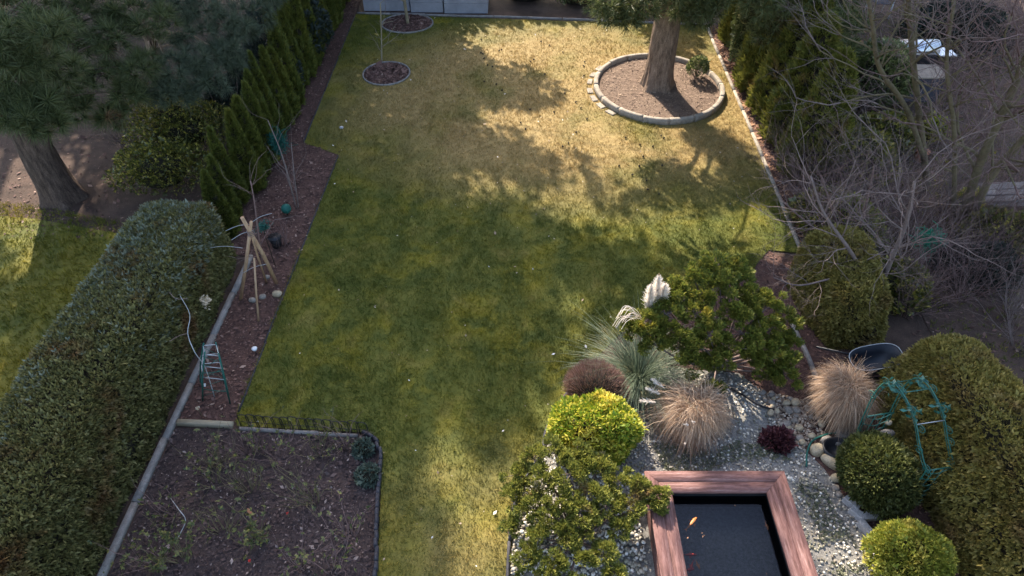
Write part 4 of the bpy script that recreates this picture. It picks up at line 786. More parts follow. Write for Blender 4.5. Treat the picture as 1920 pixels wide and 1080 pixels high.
inst('seat', bevel_box_mesh('seat', (0.46, 0.44, 0.03), 'cabinet', 0.01), t, ch + [0, 0, 0.42]); inst('backrest', bevel_box_mesh('backrest', (0.44, 0.03, 0.46), 'cabinet', 0.01), t, ch + [0, 0.24, 0.72])
for sx in (-0.25, 0.25): Geo().tube([ch + [sx, -0.24, 0], ch + [sx, -0.22, 0.62], ch + [sx, 0.22, 0.64], ch + [sx, 0.30, 1.0]], 0.018, 6).part('frame', 'white', t); Geo().tube([ch + [sx, 0.26, 0], ch + [sx, 0.22, 0.63]], 0.018, 6).part('leg', 'white', t)
Geo().tube([ch + [-0.25, 0.30, 1.0], ch + [0.25, 0.30, 1.0]], 0.018, 6).part('rail', 'white', t)
bd = GP(1885, 372); t = thing('board_stack', 'stack of weathered grey boards behind the bare shrubs', 'boards', bd)
for k in range(7):
    lv, j = divmod(k, 4); inst('board', bevel_box_mesh('board', (1.9 + rng.uniform(-.15, .15), 0.15, 0.045), 'greyboard', 0.006), t, bd + [0.25 + rng.uniform(-0.1, 0.1), -0.35 + 0.19 * j + 0.06 * lv, 0.16 + 0.05 * lv + 0.002 * k], (0, 0, 0.05 + rng.uniform(-.02, .02)))
for sx in (-0.4, 0.9): inst('bearer', bevel_box_mesh('bearer', (0.10, 0.85, 0.13), 'darkwood', 0.006), t, bd + [sx, -0.05, 0.065])
nb = GP(1745, 450, 0.45); t = thing('netting_bundle', 'bundle of bright green garden netting caught in the shrubs', 'netting', (nb[0], nb[1], 0))
g = Geo(); rg = np.random.default_rng(5)
for k in range(60):
    q = nb + rg.normal(0, 1, (4, 3)) * [0.13, 0.10, 0.13]; g.tube(smooth(q, 9), 0.006, 3)
g.part('net', 'netgreen', t); Geo().tube([[nb[0], nb[1], 0], nb], 0.012, 5).part('stake', 'darkwood', t)
tc = GP(1722, 300); t = thing('flower_pot', 'small terracotta pot at the foot of the forked tree', 'pot', tc); g = Geo().tube([tc + [0, 0, 0], tc + [0, 0, 0.2]], [0.09, 0.13], 14); g.part('pot', 'terracotta', t, True); Geo().tube([tc + [0, 0, 0.2], tc + [0, 0, 0.24]], [0.145, 0.145], 14).part('rim', 'terracotta', t, True)

# ------------------------------------------------------------------ left neighbour's garden
pl = []
for u, v, z, r in ((75, 30, 3.1, 0.42), (110, 60, 2.9, 0.35), (35, 75, 2.9, 0.40), (160, 20, 3.1, 0.42), (210, 70, 2.8, 0.38), (230, 20, 3.0, 0.42), (150, 95, 2.6, 0.40), (60, 130, 2.4, 0.42), (20, 170, 2.2, 0.42), (110, 170, 2.2, 0.42), (190, 140, 2.3, 0.42), (260, 120, 2.4, 0.36), (0, 20, 3.2, 0.5), (150, 200, 1.9, 0.32), (70, 215, 1.9, 0.36), (240, 170, 2.0, 0.3), (10, 225, 1.9, 0.35), (120, -30, 3.5, 0.6), (220, -40, 3.6, 0.6), (20, -40, 3.6, 0.6), (300, 40, 2.9, 0.4), (215, 215, 1.6, 0.3), (20, 60, 3.9, 0.42), (60, 100, 3.5, 0.38), (30, 150, 3.2, 0.38), (70, 190, 2.9, 0.34), (92, 228, 2.6, 0.28), (45, 228, 2.75, 0.30), (0, 110, 3.6, 0.4), (90, 50, 3.9, 0.4), (5, 205, 2.9, 0.36), (120, 130, 3.0, 0.32)):
    pl.append((GP(u, v, z), r))
pl2 = []
for k in range(60):
    a = rng.uniform(0, 6.283); z = rng.uniform(4.2, 10); rr = rng.uniform(0.3, 1) * (3.2 - 0.2 * (z - 4)); c = np.array([-10.6 + rr * math.cos(a), 13.8 + rr * math.sin(a), z]); pl2.append((c, 0.5))
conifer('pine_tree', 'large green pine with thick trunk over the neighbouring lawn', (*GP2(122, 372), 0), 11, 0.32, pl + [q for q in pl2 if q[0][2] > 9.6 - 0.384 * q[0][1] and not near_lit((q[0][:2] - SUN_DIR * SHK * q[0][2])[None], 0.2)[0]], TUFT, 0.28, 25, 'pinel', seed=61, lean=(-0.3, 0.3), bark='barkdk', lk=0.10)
pb = []
for u, v, z, r in ((320, 130, 2.1, 0.40), (370, 110, 2.1, 0.40), (420, 100, 2.0, 0.36), (400, 150, 1.8, 0.36), (440, 120, 1.8, 0.30), (340, 170, 1.7, 0.34), (300, 170, 1.8, 0.34), (350, 60, 2.4, 0.45), (420, 50, 2.3, 0.45), (480, 20, 2.3, 0.5), (380, 0, 2.8, 0.5), (455, 60, 2.0, 0.34), (320, -10, 3.0, 0.5), (500, -20, 2.6, 0.4)):
    pb.append((GP(u, v, z), r))
conifer('pine_tree', 'bluish pine in shade behind the conical conifer row', (-8.6, 15.8, 0), 6.0, 0.16, pb, TUFT, 0.25, 32, 'pinebl', seed=62)
for i, (u, v, z, r, lab) in enumerate(((500, 150, 0.5, (0.8, 0.8, 0.8), 'added black-green shrub standing for deep shade behind the middle of the conical row'), (450, 210, 0.45, (0.7, 0.7, 0.7), 'added black-green shrub standing for deep shade next to the bare vase-shaped shrub'), (540, 60, 0.7, (1.0, 1.2, 1.0), 'added black-green shrub standing for deep shade behind the far end of the conical row'))):
    leaf_shrub('added_shade_shrub', lab, GP(u, v, z), r, 1600, 0.10, 'darkleaf', seed=80 + i)  # dark shrubs put in to blacken the shaded gap behind the conifers
for i, (x, y, r, mt, lab) in enumerate(((0.4, 20.9, (0.8, 0.55, 0.8), 'evergreen', 'dull evergreen shrub behind the back edging next to the planters'), (1.9, 20.7, (0.75, 0.5, 0.7), 'ivy', 'ivy-like shrub behind the back edging'), (3.3, 20.6, (0.8, 0.5, 0.8), 'darkleaf', 'dark shrub behind the back edging left of the pine'), (4.7, 20.3, (0.8, 0.5, 0.8), 'evergreen', 'dark evergreen shrub in the far right corner of the lawn'))):
    leaf_shrub('back_shrub', lab, (x, y, r[2] * 0.6), r, 1500, 0.10, mt, seed=700 + i, lump=0.25)
leaf_shrub('evergreen_shrub', 'broad glossy evergreen shrub below the pines', GP(335, 245, 0.75), (0.95, 0.8, 0.9), 4200, 0.06, 'evergreen', seed=85, lump=0.3, depth=0.7, core_k=0.5, lf=4.0)
leaf_shrub('evergreen_shrub', 'dim evergreen shrub behind the far end of the blue-green hedge', GP(300, 320, 0.45), (1.0, 0.65, 0.6), 3000, 0.06, 'evergreen', seed=86, lump=0.3, depth=0.7, core_k=0.5, lf=4.0)
bush_stems('twiggy_shrub', 'brown twiggy shrub between the pine and the glossy evergreen', GP(250, 285), 26, 0.85, 3, 87, 'twig', 0.6)
bush_stems('vase_shrub', 'bare vase-shaped shrub with pale upright stems behind the conical row', GP(420, 285), 16, 0.95, 2, 88, 'twig', 0.55, r=0.011, kids=(2, 2), spread=0.35)

# ------------------------------------------------------------------ left bed: frames, young trees, small things
ap = GP(469, 432, 1.5); t = thing('stake_tripod', 'tripod of tan wooden stakes tied at the top in the mulch bed', 'tripod', GP(480, 565))
for (u, v), ex, r in (((449, 562), 0.18, 0.028), ((519, 531), 0.30, 0.034), ((484, 604), -0.45, 0.018), ((500, 530), 0.10, 0.017)):
    f0 = GP(u, v) - [0, 0, 0.05]; d = ap - f0; e = ap + d / np.linalg.norm(d) * ex + np.array([0.02, -0.01, 0]) * rng.normal(); Geo().tube([f0, f0 + (e - f0) * 0.5 + rng.normal(0, 0.01, 3), e], [r, r * 0.95, r * 0.85], 8).part('stake', 'stake', t, True)
g = Geo()
for k in range(4): a = np.linspace(0, 6.283, 14); g.tube(np.c_[ap[0] + 0.05 * np.cos(a), ap[1] + 0.05 * np.sin(a), np.full(14, ap[2] - 0.03 * k)], 0.006, 4)
g.part('binding', 'twig', t)
for (u0, v0, z0, u1, v1, z1) in ((423, 433, 1.45, 470, 420, 1.5), (434, 450, 1.4, 475, 432, 1.45), (395, 464, 1.15, 455, 465, 1.2), (455, 512, 0.8, 500, 495, 0.85), (470, 418, 1.5, 510, 400, 1.6)):
    Geo().tube(smooth([GP(u0, v0, z0), (GP(u0, v0, z0) + GP(u1, v1, z1)) / 2 + [0, 0, 0.03], GP(u1, v1, z1)], 8), 0.0035, 5).part('tie_wire', 'wire', t)
fb = GP(496, 520); bare_tree('fruit_sapling', 'bare young fruit tree tied to the stake tripod', fb, [([fb, GP(486, 450, 1.0), GP(478, 385, 1.7), GP(470, 340, 2.1)], 0.018, 0.008, 9, 0.5)], 2, 90, ('twigp', 'twig'), kids=(1, 2), spread=0.9)
sb = GP(556, 392); bare_tree('fruit_sapling', 'pale bare sapling with two stems beside the green glass ball', sb, [([sb, GP(540, 330, 0.8), GP(525, 280, 1.3), GP(502, 225, 1.8)], 0.016, 0.007, 7, 0.5), ([sb + [0.04, 0, 0], GP(552, 330, 0.8), GP(546, 268, 1.35)], 0.013, 0.006, 6, 0.45)], 2, 91, ('twig', 'twig'), kids=(1, 2), spread=0.9)
gb = GP(540, 404, 0.0); t = thing('gazing_ball', 'small green glass ball on a stick in the mulch', 'ball', gb); V, T = ICO3; part('ball', V * 0.095 + gb + [0, 0, 0.16], T, 'tealdk', t, True); Geo().tube([gb - [0, 0, .03], gb + [0, 0, 0.10]], 0.015, 6).part('stick', 'darkwood', t)
def net_clump(name, label, c, s, n, mat, seed, cat='netting'):
    rg = np.random.default_rng(seed); t = thing(name, label, cat, (c[0], c[1], 0)); g = Geo()
    for k in range(n): g.tube(smooth(c + rg.normal(0, 1, (4, 3)) * s, 9), 0.0045, 3)
    g.part('mesh', mat, t); Geo().tube([[c[0], c[1], -0.02], c], 0.008, 5).part('stake', 'darkwood', t)
net_clump('crop_net', 'crumpled dark teal netting beside the pale sapling', GP(521, 268, 0.55), [0.12, 0.08, 0.14], 70, 'tealdk', 3)
net_clump('crop_net', 'small teal netting caught on the stake tripod', GP(492, 425, 0.9), [0.07, 0.05, 0.04], 26, 'tealdk', 4)
pt = GP(520, 462); t = thing('flower_pot', 'black plastic pot standing in the mulch behind the stake tripod', 'pot', pt); Geo().tube([pt, pt + [0, 0, .22]], [0.08, 0.11], 14).part('pot', 'black', t, True); Geo().tube([pt + [0, 0, .2], pt + [0, 0, .225]], [0.12, 0.12], 14).part('rim', 'black', t, True)
bush_stems('dormant_shrub', 'bunch of thin reddish upright stems in the mulch by the stake tripod', GP(528, 462), 22, 0.35, 1, 93, 'twigp', 0.5, r=0.004)
me = stone_mesh('stone', (0.17, 0.12, 0.11), 'boulder', 5); o = inst('stone', me, None, GP(519, 551, 0.045)); tag(o, 'pale stone beside the foot of the stake tripod', 'stone')
for i, (u, v) in enumerate(((492, 556), (500, 520), (473, 563))): tag(inst('stone', stone_mesh('stone', (0.12, 0.10, 0.08), 'boulderg', 15 + i), None, GP(u, v, 0.03)), 'small grey stone in the mulch under the stake tripod', 'stone', 'stones under the tripod')
# green obelisk
ob = [GP(377, 752), GP(432, 758), GP(420, 712), GP(372, 716)]; oc = sum(ob) / 4; ot = GP(395, 652, 1.15); t = thing('obelisk_trellis', 'dark green wire obelisk with white rings and ties by the concrete kerb', 'trellis', oc)
lg = []
for k, b in enumerate(ob):
    b = oc + (b - oc) * 0.95; tp = ot + (b - oc) * 0.45; tp[2] = 1.15; lg.append((b, tp)); Geo().tube([b - [0, 0, .05], (b + tp) / 2 + (b - oc) * 0.06, tp], 0.011, 6).part('leg', 'tealdk', t, True)
for f, mt in ((0.25, 'tealdk'), (0.5, 'wire'), (0.72, 'wire'), (0.95, 'wire')):
    p = [b + (tp - b) * f for b, tp in lg]; p.append(p[0]); Geo().tube(np.array(p), 0.007, 5).part('ring', mt, t)
g = Geo()
for k in range(4):
    b, tp = lg[k]; b2, tp2 = lg[(k + 1) % 4]
    for f in (0.1, 0.3, 0.5, 0.7): g.tube([b + (tp - b) * f, b2 + (tp2 - b2) * (f + 0.2)], 0.004, 4)
g.part('lattice', 'tealdk', t)
w0 = GP(402, 745); Geo().tube(smooth([w0, GP(385, 690, 0.7), GP(365, 660, 1.1), GP(352, 620, 1.35), GP(356, 590, 1.5), GP(338, 555, 1.75)], 20), np.linspace(0.011, 0.004, 21)[:len(smooth([w0] * 6, 20))], 5)
rc = thing('climbing_rose', 'single pale rose cane growing through the green obelisk', 'rose', w0); c_ = smooth([w0 - [0, 0, .03], GP(385, 690, 0.7), GP(365, 660, 1.1), GP(352, 625, 1.3), GP(356, 590, 1.5), GP(338, 555, 1.75)], 20); Geo().tube(c_, np.linspace(0.0075, 0.003, len(c_)), 6).part('cane', 'wire', rc, True)
g = Geo(); g.tube(smooth([GP(352, 625, 1.3), GP(335, 630, 1.35), GP(318, 640, 1.4)], 8), 0.004, 5); g.tube(smooth([GP(352, 560, 1.65), GP(330, 560, 1.7), GP(318, 548, 1.75)], 8), 0.004, 5); g.part('side_shoots', 'twig', rc)
lt = GP(412, 722, 0.3); o = inst('plant_tag', bevel_box_mesh('plant_tag', (0.025, 0.004, 0.09), 'white', 0.001), t, GP(384, 722, 0.45), (0.2, 0.3, 0.2))
fl = GP(386, 600, 0); t = thing('dried_flower', 'dry pale hydrangea-like flower stalk against the blue-green hedge', 'flower', fl); hd = GP(384, 566, 0.42); Geo().tube(smooth([fl - [0, 0, .02], (fl + hd) / 2, hd], 6), 0.006, 5).part('stalk', 'stake', t)
rg = np.random.default_rng(8); P = hd + rg.normal(0, 1, (90, 3)) * [0.035, 0.035, 0.05]; V, Fc = scatter(LEAF3[0], LEAF3[1], P, rand_dirs(90, rg), rg.uniform(0.03, 0.05, 90), rg); part('flower_head', V, Fc, 'cream', t)
sl = GP(481, 664); t = thing('solar_light', 'small solar light with white cap at the lawn edge', 'light', sl); Geo().tube([sl - [0, 0, .04], sl + [0, 0, 0.10]], 0.010, 6).part('stem', 'black', t); Geo().tube([sl + [0, 0, 0.10], sl + [0, 0, 0.135], sl + [0, 0, 0.15]], [0.03, 0.045, 0.02], 12).part('cap', 'white', t, True)

# ------------------------------------------------------------------ rose bed plants
rb = [(405, 905, 'tall rose bush with pale bent cane'), (300, 1060, 'yellow-green leafy rose bush by the concrete kerb'), (345, 1050, 'leafy low rose bush near the bottom of the bed'), (470, 850, 'thin rose bush by the wire hoops'), (410, 870, 'upright bare rose near the timber crossing'), (520, 860, 'sprawling bare rose behind the wire hoops'), (600, 845, 'bare rose with a few yellow leaves at the hoops'), (650, 835, 'reddish bare rose at the rounded bed corner'), (590, 940, 'mossy rose bush in the middle of the bed'), (655, 1010, 'ochre twiggy rose bush beside the slate edging'), (490, 1010, 'rose bush with a yellow-green shoot'), (560, 1060, 'thin rose with a sage-green shoot'), (420, 1000, 'dim bare rose between the taller ones'), (620, 1075, 'low bare rose at the end of the slate edging'), (470, 920, 'small rose with yellow buds'), (330, 960, 'low dim rose along the concrete kerb')]
for i, (u, v, lab) in enumerate(rb):
    bush_stems('rose_bush', lab, GP(u, v), 9 + i % 5, 0.34 + 0.05 * (i % 3), 2, 140 + i, 'twigp' if i % 2 else 'limb', 0.7, 'rose', None, 0.007, (1, 3), 0.8, 0.65, 0.08, ('roseleaf', 130 if i in (1, 2, 10) else 34, 0.05))
for i, (u, v, r) in enumerate(((680, 842, 0.13), (690, 892, 0.16))): leaf_shrub('sage_plant', ('small grey-green cushion plant at the rounded bed corner', 'grey-green cushion plant beside the slate edging')[i], GP(u, v, 0.06), (r, r, 0.12), 260, 0.05, 'bluegreen', LEAF3, 160 + i)
cn = GP(345, 965); t = thing('cut_cane', 'pale bent rose cane lying over the litter', 'cane', cn); Geo().tube(smooth([GP(317, 930, 0.02), GP(335, 955, 0.25), GP(348, 975, 0.22), GP(338, 1000, 0.1), GP(330, 1015, 0.02)], 18), 0.005, 5).part('cane', 'wire', t)
def petal_flower(name, label, c, r, mat, n=12, cat='flower', seed=1):
    rg = np.random.default_rng(seed); a = np.arange(n) * 2.4; el = np.linspace(1.3, 0.3, n); D = np.c_[np.cos(a) * np.cos(el), np.sin(a) * np.cos(el), np.sin(el)]; Tv = LEAF[0].copy(); Tv[:, 0] *= 1.5
    V, Fc = scatter(Tv, LEAF[1], np.repeat(c[None], n, 0), D, np.full(n, r), rg); t = thing(name, label, cat, (c[0], c[1], 0)); part('petals', V, Fc, mat, t); Geo().tube([[c[0], c[1], -0.02], c], 0.005, 4).part('stem', 'limb', t)
petal_flower('rose_flower', 'single red and white rose low in the bed', GP(468, 1052, 0.12), 0.026, 'red', seed=2); petal_flower('rose_flower', 'faded pink-red rose in the middle of the bed', GP(539, 963, 0.10), 0.024, 'red', seed=3); petal_flower('rose_flower', 'cream faded rose beside the timber crossing', GP(371, 766, 0.2), 0.04, 'cream', seed=4)
for u, v, lab in ((465, 955, 'large rusty orange leaf lying on the rose bed litter'),):
    Tv = np.array([[0, 0, 0], [-.06, .01, .08], [-.05, .03, .2], [0, .05, .32], [.05, .03, .2], [.06, .01, .08]]); Vv = np.c_[Tv[:, 0] * 0.4, -Tv[:, 2] * 0.5, 0.03 + Tv[:, 1] * 0.8]; a = 0.7
    Vv = np.c_[Vv[:, 0] * math.cos(a) - Vv[:, 1] * math.sin(a), Vv[:, 0] * math.sin(a) + Vv[:, 1] * math.cos(a), Vv[:, 2]]; o = part('fallen_leaf', Vv + GP(u, v), np.array([[0, 1, 2, 3], [0, 3, 4, 5]]), 'orange', origin=GP(u, v)); tag(o, lab, 'leaf')

# ------------------------------------------------------------------ gravel bed
rg = np.random.default_rng(31)
PB = np.array([1.60, 3.48, 1.9, 4.64])                        # pond box x0, x1, y0, y1
def pebbles(name, label, poly, n, s0, s1, mat, rg, excl=True):
    P = sample_poly(poly, n, rg)
    if excl: P = P[~((P[:, 0] > PB[0]) & (P[:, 0] < PB[1]) & (P[:, 1] < PB[3]) & (P[:, 1] > PB[2]))]
    P = P[P[:, 1] > 2.7]; n = len(P); V, T = ICO1; s = rg.uniform(s0, s1, n) ** 1; S = np.c_[s, s * rg.uniform(0.6, 1, n), s * rg.uniform(0.45, 0.7, n)] / 2
    D = np.c_[rg.normal(0, 0.35, (n, 2)), np.ones(n)]; P3 = np.c_[P, 0.012 + S[:, 2] * rg.uniform(0.4, 1.5, n)]
    V, Fc = scatter(V, T, P3, D, S, rg); o = part(name, V, Fc, mat, None, True); return tag(o, label, 'gravel', kind='stuff')
pebbles('white_gravel', 'pale mixed gravel around the wooden pond', GRAV, 10800, 0.021, 0.048, 'pebble', rg)
P = np.concatenate([sample_poly([GP2(1200, 800), GP2(1250, 890), GP2(1500, 890), GP2(1460, 840), GP2(1380, 830), GP2(1330, 850)], 1500, rg), sample_poly([GP2(1490, 900), GP2(1530, 900), GP2(1640, 1080), GP2(1560, 1080)], 700, rg)]); P = P[sines(9, 10, 4)(np.c_[P, 0 * P[:, 0]]) > -0.15]
V, Fc = scatter(LEAF3[0], LEAF3[1], np.c_[P, np.full(len(P), 0.03)], np.c_[rg.normal(0, 0.8, (len(P), 2)), np.ones(len(P))], rg.uniform(0.018, 0.04, len(P)), rg); tag(part('creeping_groundcover', V, Fc, 'creeper'), 'grey-green creeping plants spreading through the gravel', 'ground cover', kind='stuff')
pebbles('white_gravel_coarse', 'coarser white pebbles at the left side of the wooden pond', [GP2(1010, 880), GP2(1100, 880), GP2(1232, 960), GP2(1238, 1080), GP2(960, 1080), GP2(960, 960)], 1100, 0.04, 0.075, 'pebble', rg)
STN = [GP2(1420, 730), GP2(1530, 760), GP2(1545, 815), GP2(1500, 845), GP2(1455, 800)]
pebbles('brown_gravel', 'brown river pebbles between the tan grass clumps', STN, 900, 0.025, 0.055, 'pebblew', rg)
for i in range(26):
    p = sample_poly(STN, 1, rg)[0]; s = rg.uniform(0.07, 0.15); o = inst('river_stone', stone_mesh('river_stone', (s, s * 0.8, s * 0.55), ('boulder', 'boulderg')[i % 2], 200 + i, 2), None, (*p, 0.02 + s * 0.16), (0, 0, rg.uniform(0, 6))); tag(o, ('tan', 'grey')[i % 2] + ' rounded river stone on the brown pebbles between the tan grass clumps', 'stone', ('tan', 'grey')[i % 2] + ' river stones by the purple plant')
pipe = thing('irrigation_pipe', 'thin black irrigation pipe crossing the gravel beside the tan grass clump', 'pipe', GP(1370, 728)); p_ = smooth([GP(1366, 726, 0.03), GP(1395, 742, 0.05), GP(1425, 760, 0.05), GP(1452, 768, 0.04)], 16); Geo().tube(p_, 0.014, 7).part('pipe', 'black', pipe, True)
hz = thing('garden_hose', 'green hose end looping beside the boulders and the black basin', 'hose', GP(1515, 870)); p_ = smooth([GP(1512, 875, 0.02), GP(1513, 850, 0.05), GP(1522, 828, 0.08), GP(1540, 818, 0.08), GP(1565, 812, 0.05), GP(1590, 822, 0.03)], 24); Geo().tube(p_, 0.013, 7).part('hose', 'tealdk', hz, True)
bs = GP(1566, 850); t = thing('water_basin', 'small black plastic water basin among tan boulders', 'basin', bs)
a = np.linspace(0, 6.283, 20)[:-1]; n = len(a); V = np.concatenate([np.c_[bs[0] + r * np.cos(a), bs[1] + r * 0.8 * np.sin(a), np.full(n, z)] for r, z in ((0.20, 0.0), (0.21, 0.14), (0.18, 0.14), (0.14, 0.04))]); Q = [[k * n + i, k * n + (i + 1) % n, (k + 1) * n + (i + 1) % n, (k + 1) * n + i] for k in range(3) for i in range(n)]
V = np.vstack([V, [bs[0], bs[1], 0.035]]); T = [[3 * n + i, 3 * n + (i + 1) % n, 4 * n] for i in range(n)]; part('bowl', V, [np.array(Q), np.array(T)], 'black', t, True)
for i, (u, v, d, mt, lab, rz) in enumerate(((1533, 843, (0.20, 0.17, 0.17), 'boulder', 'round pinkish tan boulder beside the black basin', 0.3), (1560, 868, (0.30, 0.14, 0.15), 'boulder', 'long tan boulder in front of the black basin', -0.75), (1568, 896, (0.14, 0.12, 0.12), 'boulder', 'small ochre boulder between basin and stone blocks', 0), (1549, 826, (0.16, 0.12, 0.13), 'boulderg', 'grey-green boulder behind the black basin', 0.4), (1572, 828, (0.14, 0.13, 0.12), 'boulderg', 'grey boulder touching the back of the black basin', 0), (1590, 812, (0.34, 0.16, 0.10), 'boulderg', 'flat grey slab behind the black basin', 0.1), (1567, 915, (0.10, 0.09, 0.07), 'boulderg', 'small pinkish stone below the ochre boulder', 0), (1573, 927, (0.09, 0.08, 0.06), 'boulderg', 'small pale stone next to the first stone block', 0.5))):
    tag(inst('boulder', stone_mesh('boulder', d, mt, 240 + i, 3, 0.14), None, GP(u, v, d[2] * 0.36), (0, 0, rz)), lab, 'stone')
for i, (u, v, rz) in enumerate(((1597, 944, -0.95), (1608, 964, -0.95), (1622, 990, -1.15), (1634, 1020, -1.25), (1642, 1050, -1.35), (1630, 968, 0.1))):
    tag(inst('stone_block', bevel_box_mesh('stone_block', (0.20, 0.10, 0.10), 'block', 0.012, 2, 0.006), None, GP(u, v, 0.05), (rng.uniform(-.06, .06), 0.03, rz)), 'pale rectangular stone block edging the gravel by the clipped ball' if i < 5 else 'pale stone block set back under the clipped ball', 'stone block', 'stone blocks edging the gravel' if i < 5 else None)

# the pond
PZ = 0.42; X0, X1, Y0, Y1 = 1.66, 3.41, 2.0, 4.58; PWD = 0.30
pond = thing('wooden_pond', 'raised rectangular pond with red-brown timber rim', 'pond', ((X0 + X1) / 2, (Y0 + Y1) / 2, 0))
def mitre(name, a, b, w, inner, z0, z1):
    """plank from a to b (outer line) with mitred ends; inner = inward unit direction"""
    a, b, inn = np.array(a, float), np.array(b, float), np.array(inner, float); u = (b - a) / np.linalg.norm(b - a)
    v = [a, b, b - u * w + inn * w, a + u * w + inn * w]; ch = 0.006; c = sum(v) / 4
    low = [[*p, z0] for p in v]; mid = [[*p, z1 - ch] for p in v]; top = [[*(p + (c - p) / np.linalg.norm(c - p) * ch * 1.4), z1] for p in v]; V = np.array(low + mid + top)
    Q = [[3, 2, 1, 0], [8, 9, 10, 11]] + [[k * 4 + i, k * 4 + (i + 1) % 4, (k + 1) * 4 + (i + 1) % 4, (k + 1) * 4 + i] for k in (0, 1) for i in range(4)]
    o = part(name, V - [*a, 0] if False else V, np.array(Q), 'timber', pond, origin=((a[0] + b[0]) / 2, (a[1] + b[1]) / 2, 0)); return o
def ringplanks(x0, y0, x1, y1, w, z0, z1):
    for a, b, n_ in (((x0, y1), (x1, y1), (0, -1)), ((x1, y1), (x1, y0), (-1, 0)), ((x1, y0), (x0, y0), (0, 1)), ((x0, y0), (x0, y1), (1, 0))):
        o = mitre('rim_plank', np.array(a) , np.array(b), w, n_, z0, z1)
        if n_[0]:                                              # turn the plank's own x axis along its length so the grain follows
            o.rotation_euler = (0, 0, math.pi / 2); me = o.data; co = np.empty(len(me.vertices) * 3, np.float32); me.vertices.foreach_get('co', co); co = co.reshape(-1, 3); co = np.c_[co[:, 1], -co[:, 0], co[:, 2]].astype(np.float32); me.vertices.foreach_set('co', co.ravel())
ringplanks(X0, Y0, X1, Y1, 0.148, PZ - 0.035, PZ); ringplanks(X0 + 0.153, Y0 + 0.153, X1 - 0.153, Y1 - 0.153, 0.142, PZ - 0.036, PZ - 0.003)
for k in range(2):
    z = 0.10 + 0.19 * k
    for c, d in ((((X0 + X1) / 2, Y1 - 0.05, z), (X1 - X0 - 0.04, 0.05, 0.18)), (((X0 + X1) / 2, Y0 + 0.05, z), (X1 - X0 - 0.04, 0.05, 0.18)), ((X0 + 0.05, (Y0 + Y1) / 2, z), (0.05, Y1 - Y0 - 0.16, 0.18)), ((X1 - 0.05, (Y0 + Y1) / 2, z), (0.05, Y1 - Y0 - 0.16, 0.18))):
        inst('side_board', bevel_box_mesh('side_board', d, 'timber', 0.006), pond, c)
g = Geo(); xi0, xi1, yi0, yi1 = X0 + 0.26, X1 - 0.26, Y0 + 0.26, Y1 - 0.26; zb = -0.35
V = np.array([[xi0, yi0, zb], [xi1, yi0, zb], [xi1, yi1, zb], [xi0, yi1, zb], [xi0, yi0, PZ - 0.04], [xi1, yi0, PZ - 0.04], [xi1, yi1, PZ - 0.04], [xi0, yi1, PZ - 0.04]]); part('liner', V, np.array([[0, 1, 2, 3], [0, 4, 5, 1], [1, 5, 6, 2], [2, 6, 7, 3], [3, 7, 4, 0]]), 'pondbed', pond)
wz = 0.27; part('water', np.array([[xi0 + .002, yi0 + .002, wz], [xi1 - .002, yi0 + .002, wz], [xi1 - .002, yi1 - .002, wz], [xi0 + .002, yi1 - .002, wz]]), np.array([[0, 1, 2, 3]]), 'water', pond)
fish_m = {}
def fish_mesh(mat):
    g = Geo(); xs = np.array([-0.5, -0.42, -0.25, 0, 0.22, 0.36]); hw = np.array([0.02, 0.075, 0.11, 0.10, 0.05, 0.022]); n = 10; a = np.arange(n) * 2 * math.pi / n
    V = np.array([[x, 0.09 * math.sin(3 * x) + w * math.cos(q), w * 1.15 * math.sin(q)] for x, w in zip(xs, hw) for q in a]); Q = [[k * n + i, k * n + (i + 1) % n, (k + 1) * n + (i + 1) % n, (k + 1) * n + i] for k in range(5) for i in range(n)]; g.add(V, Q)
    ty = 0.09 * math.sin(3 * 0.36); g.add([[0.34, ty, 0.02], [0.52, ty + 0.13, 0.03], [0.46, ty + 0.01, 0], [0.34, ty, -0.02], [0.54, ty - 0.07, -0.03], [0.46, ty + 0.01, 0]], None, [[0, 1, 2], [3, 5, 4]])
    g.add([[-0.2, 0.1, 0], [-0.02, 0.24, 0.0], [-0.05, 0.09, 0], [-0.2, -0.1, 0], [-0.05, -0.09, 0], [-0.02, -0.24, 0]], None, [[0, 1, 2], [3, 4, 5]]); V, Fc = g.out(); return make_mesh('body', V, Fc, mat, True)
FM = {'fishm': fish_mesh('fishm'), 'fishr': fish_mesh('fishr')}
for u, v, L, rz, mt, lab in ((1296, 982, 0.24, 3.45 + 0.25, 'fishm', 'long orange fish near the top of the pond'), (1292, 1040, 0.17, 2.9, 'fishr', 'red fish close to the left pond rim'), (1297, 1060, 0.14, 0.85, 'fishr', 'pale red fish turned diagonally in the pond'), (1308, 1058, 0.12, 1.6, 'fishm', 'small golden fish swimming lengthwise'), (1290, 1069, 0.15, 3.1, 'fishr', 'dark red fish near the bottom of the pond'), (1437, 985, 0.12, 1.4, 'fishm', 'dim fish by the right pond rim')):
    o = inst('fish', FM[mt], None, GP(u, v, wz - 0.02), (0, 0, rz), (L, L, L)); tag(o, lab, 'fish')

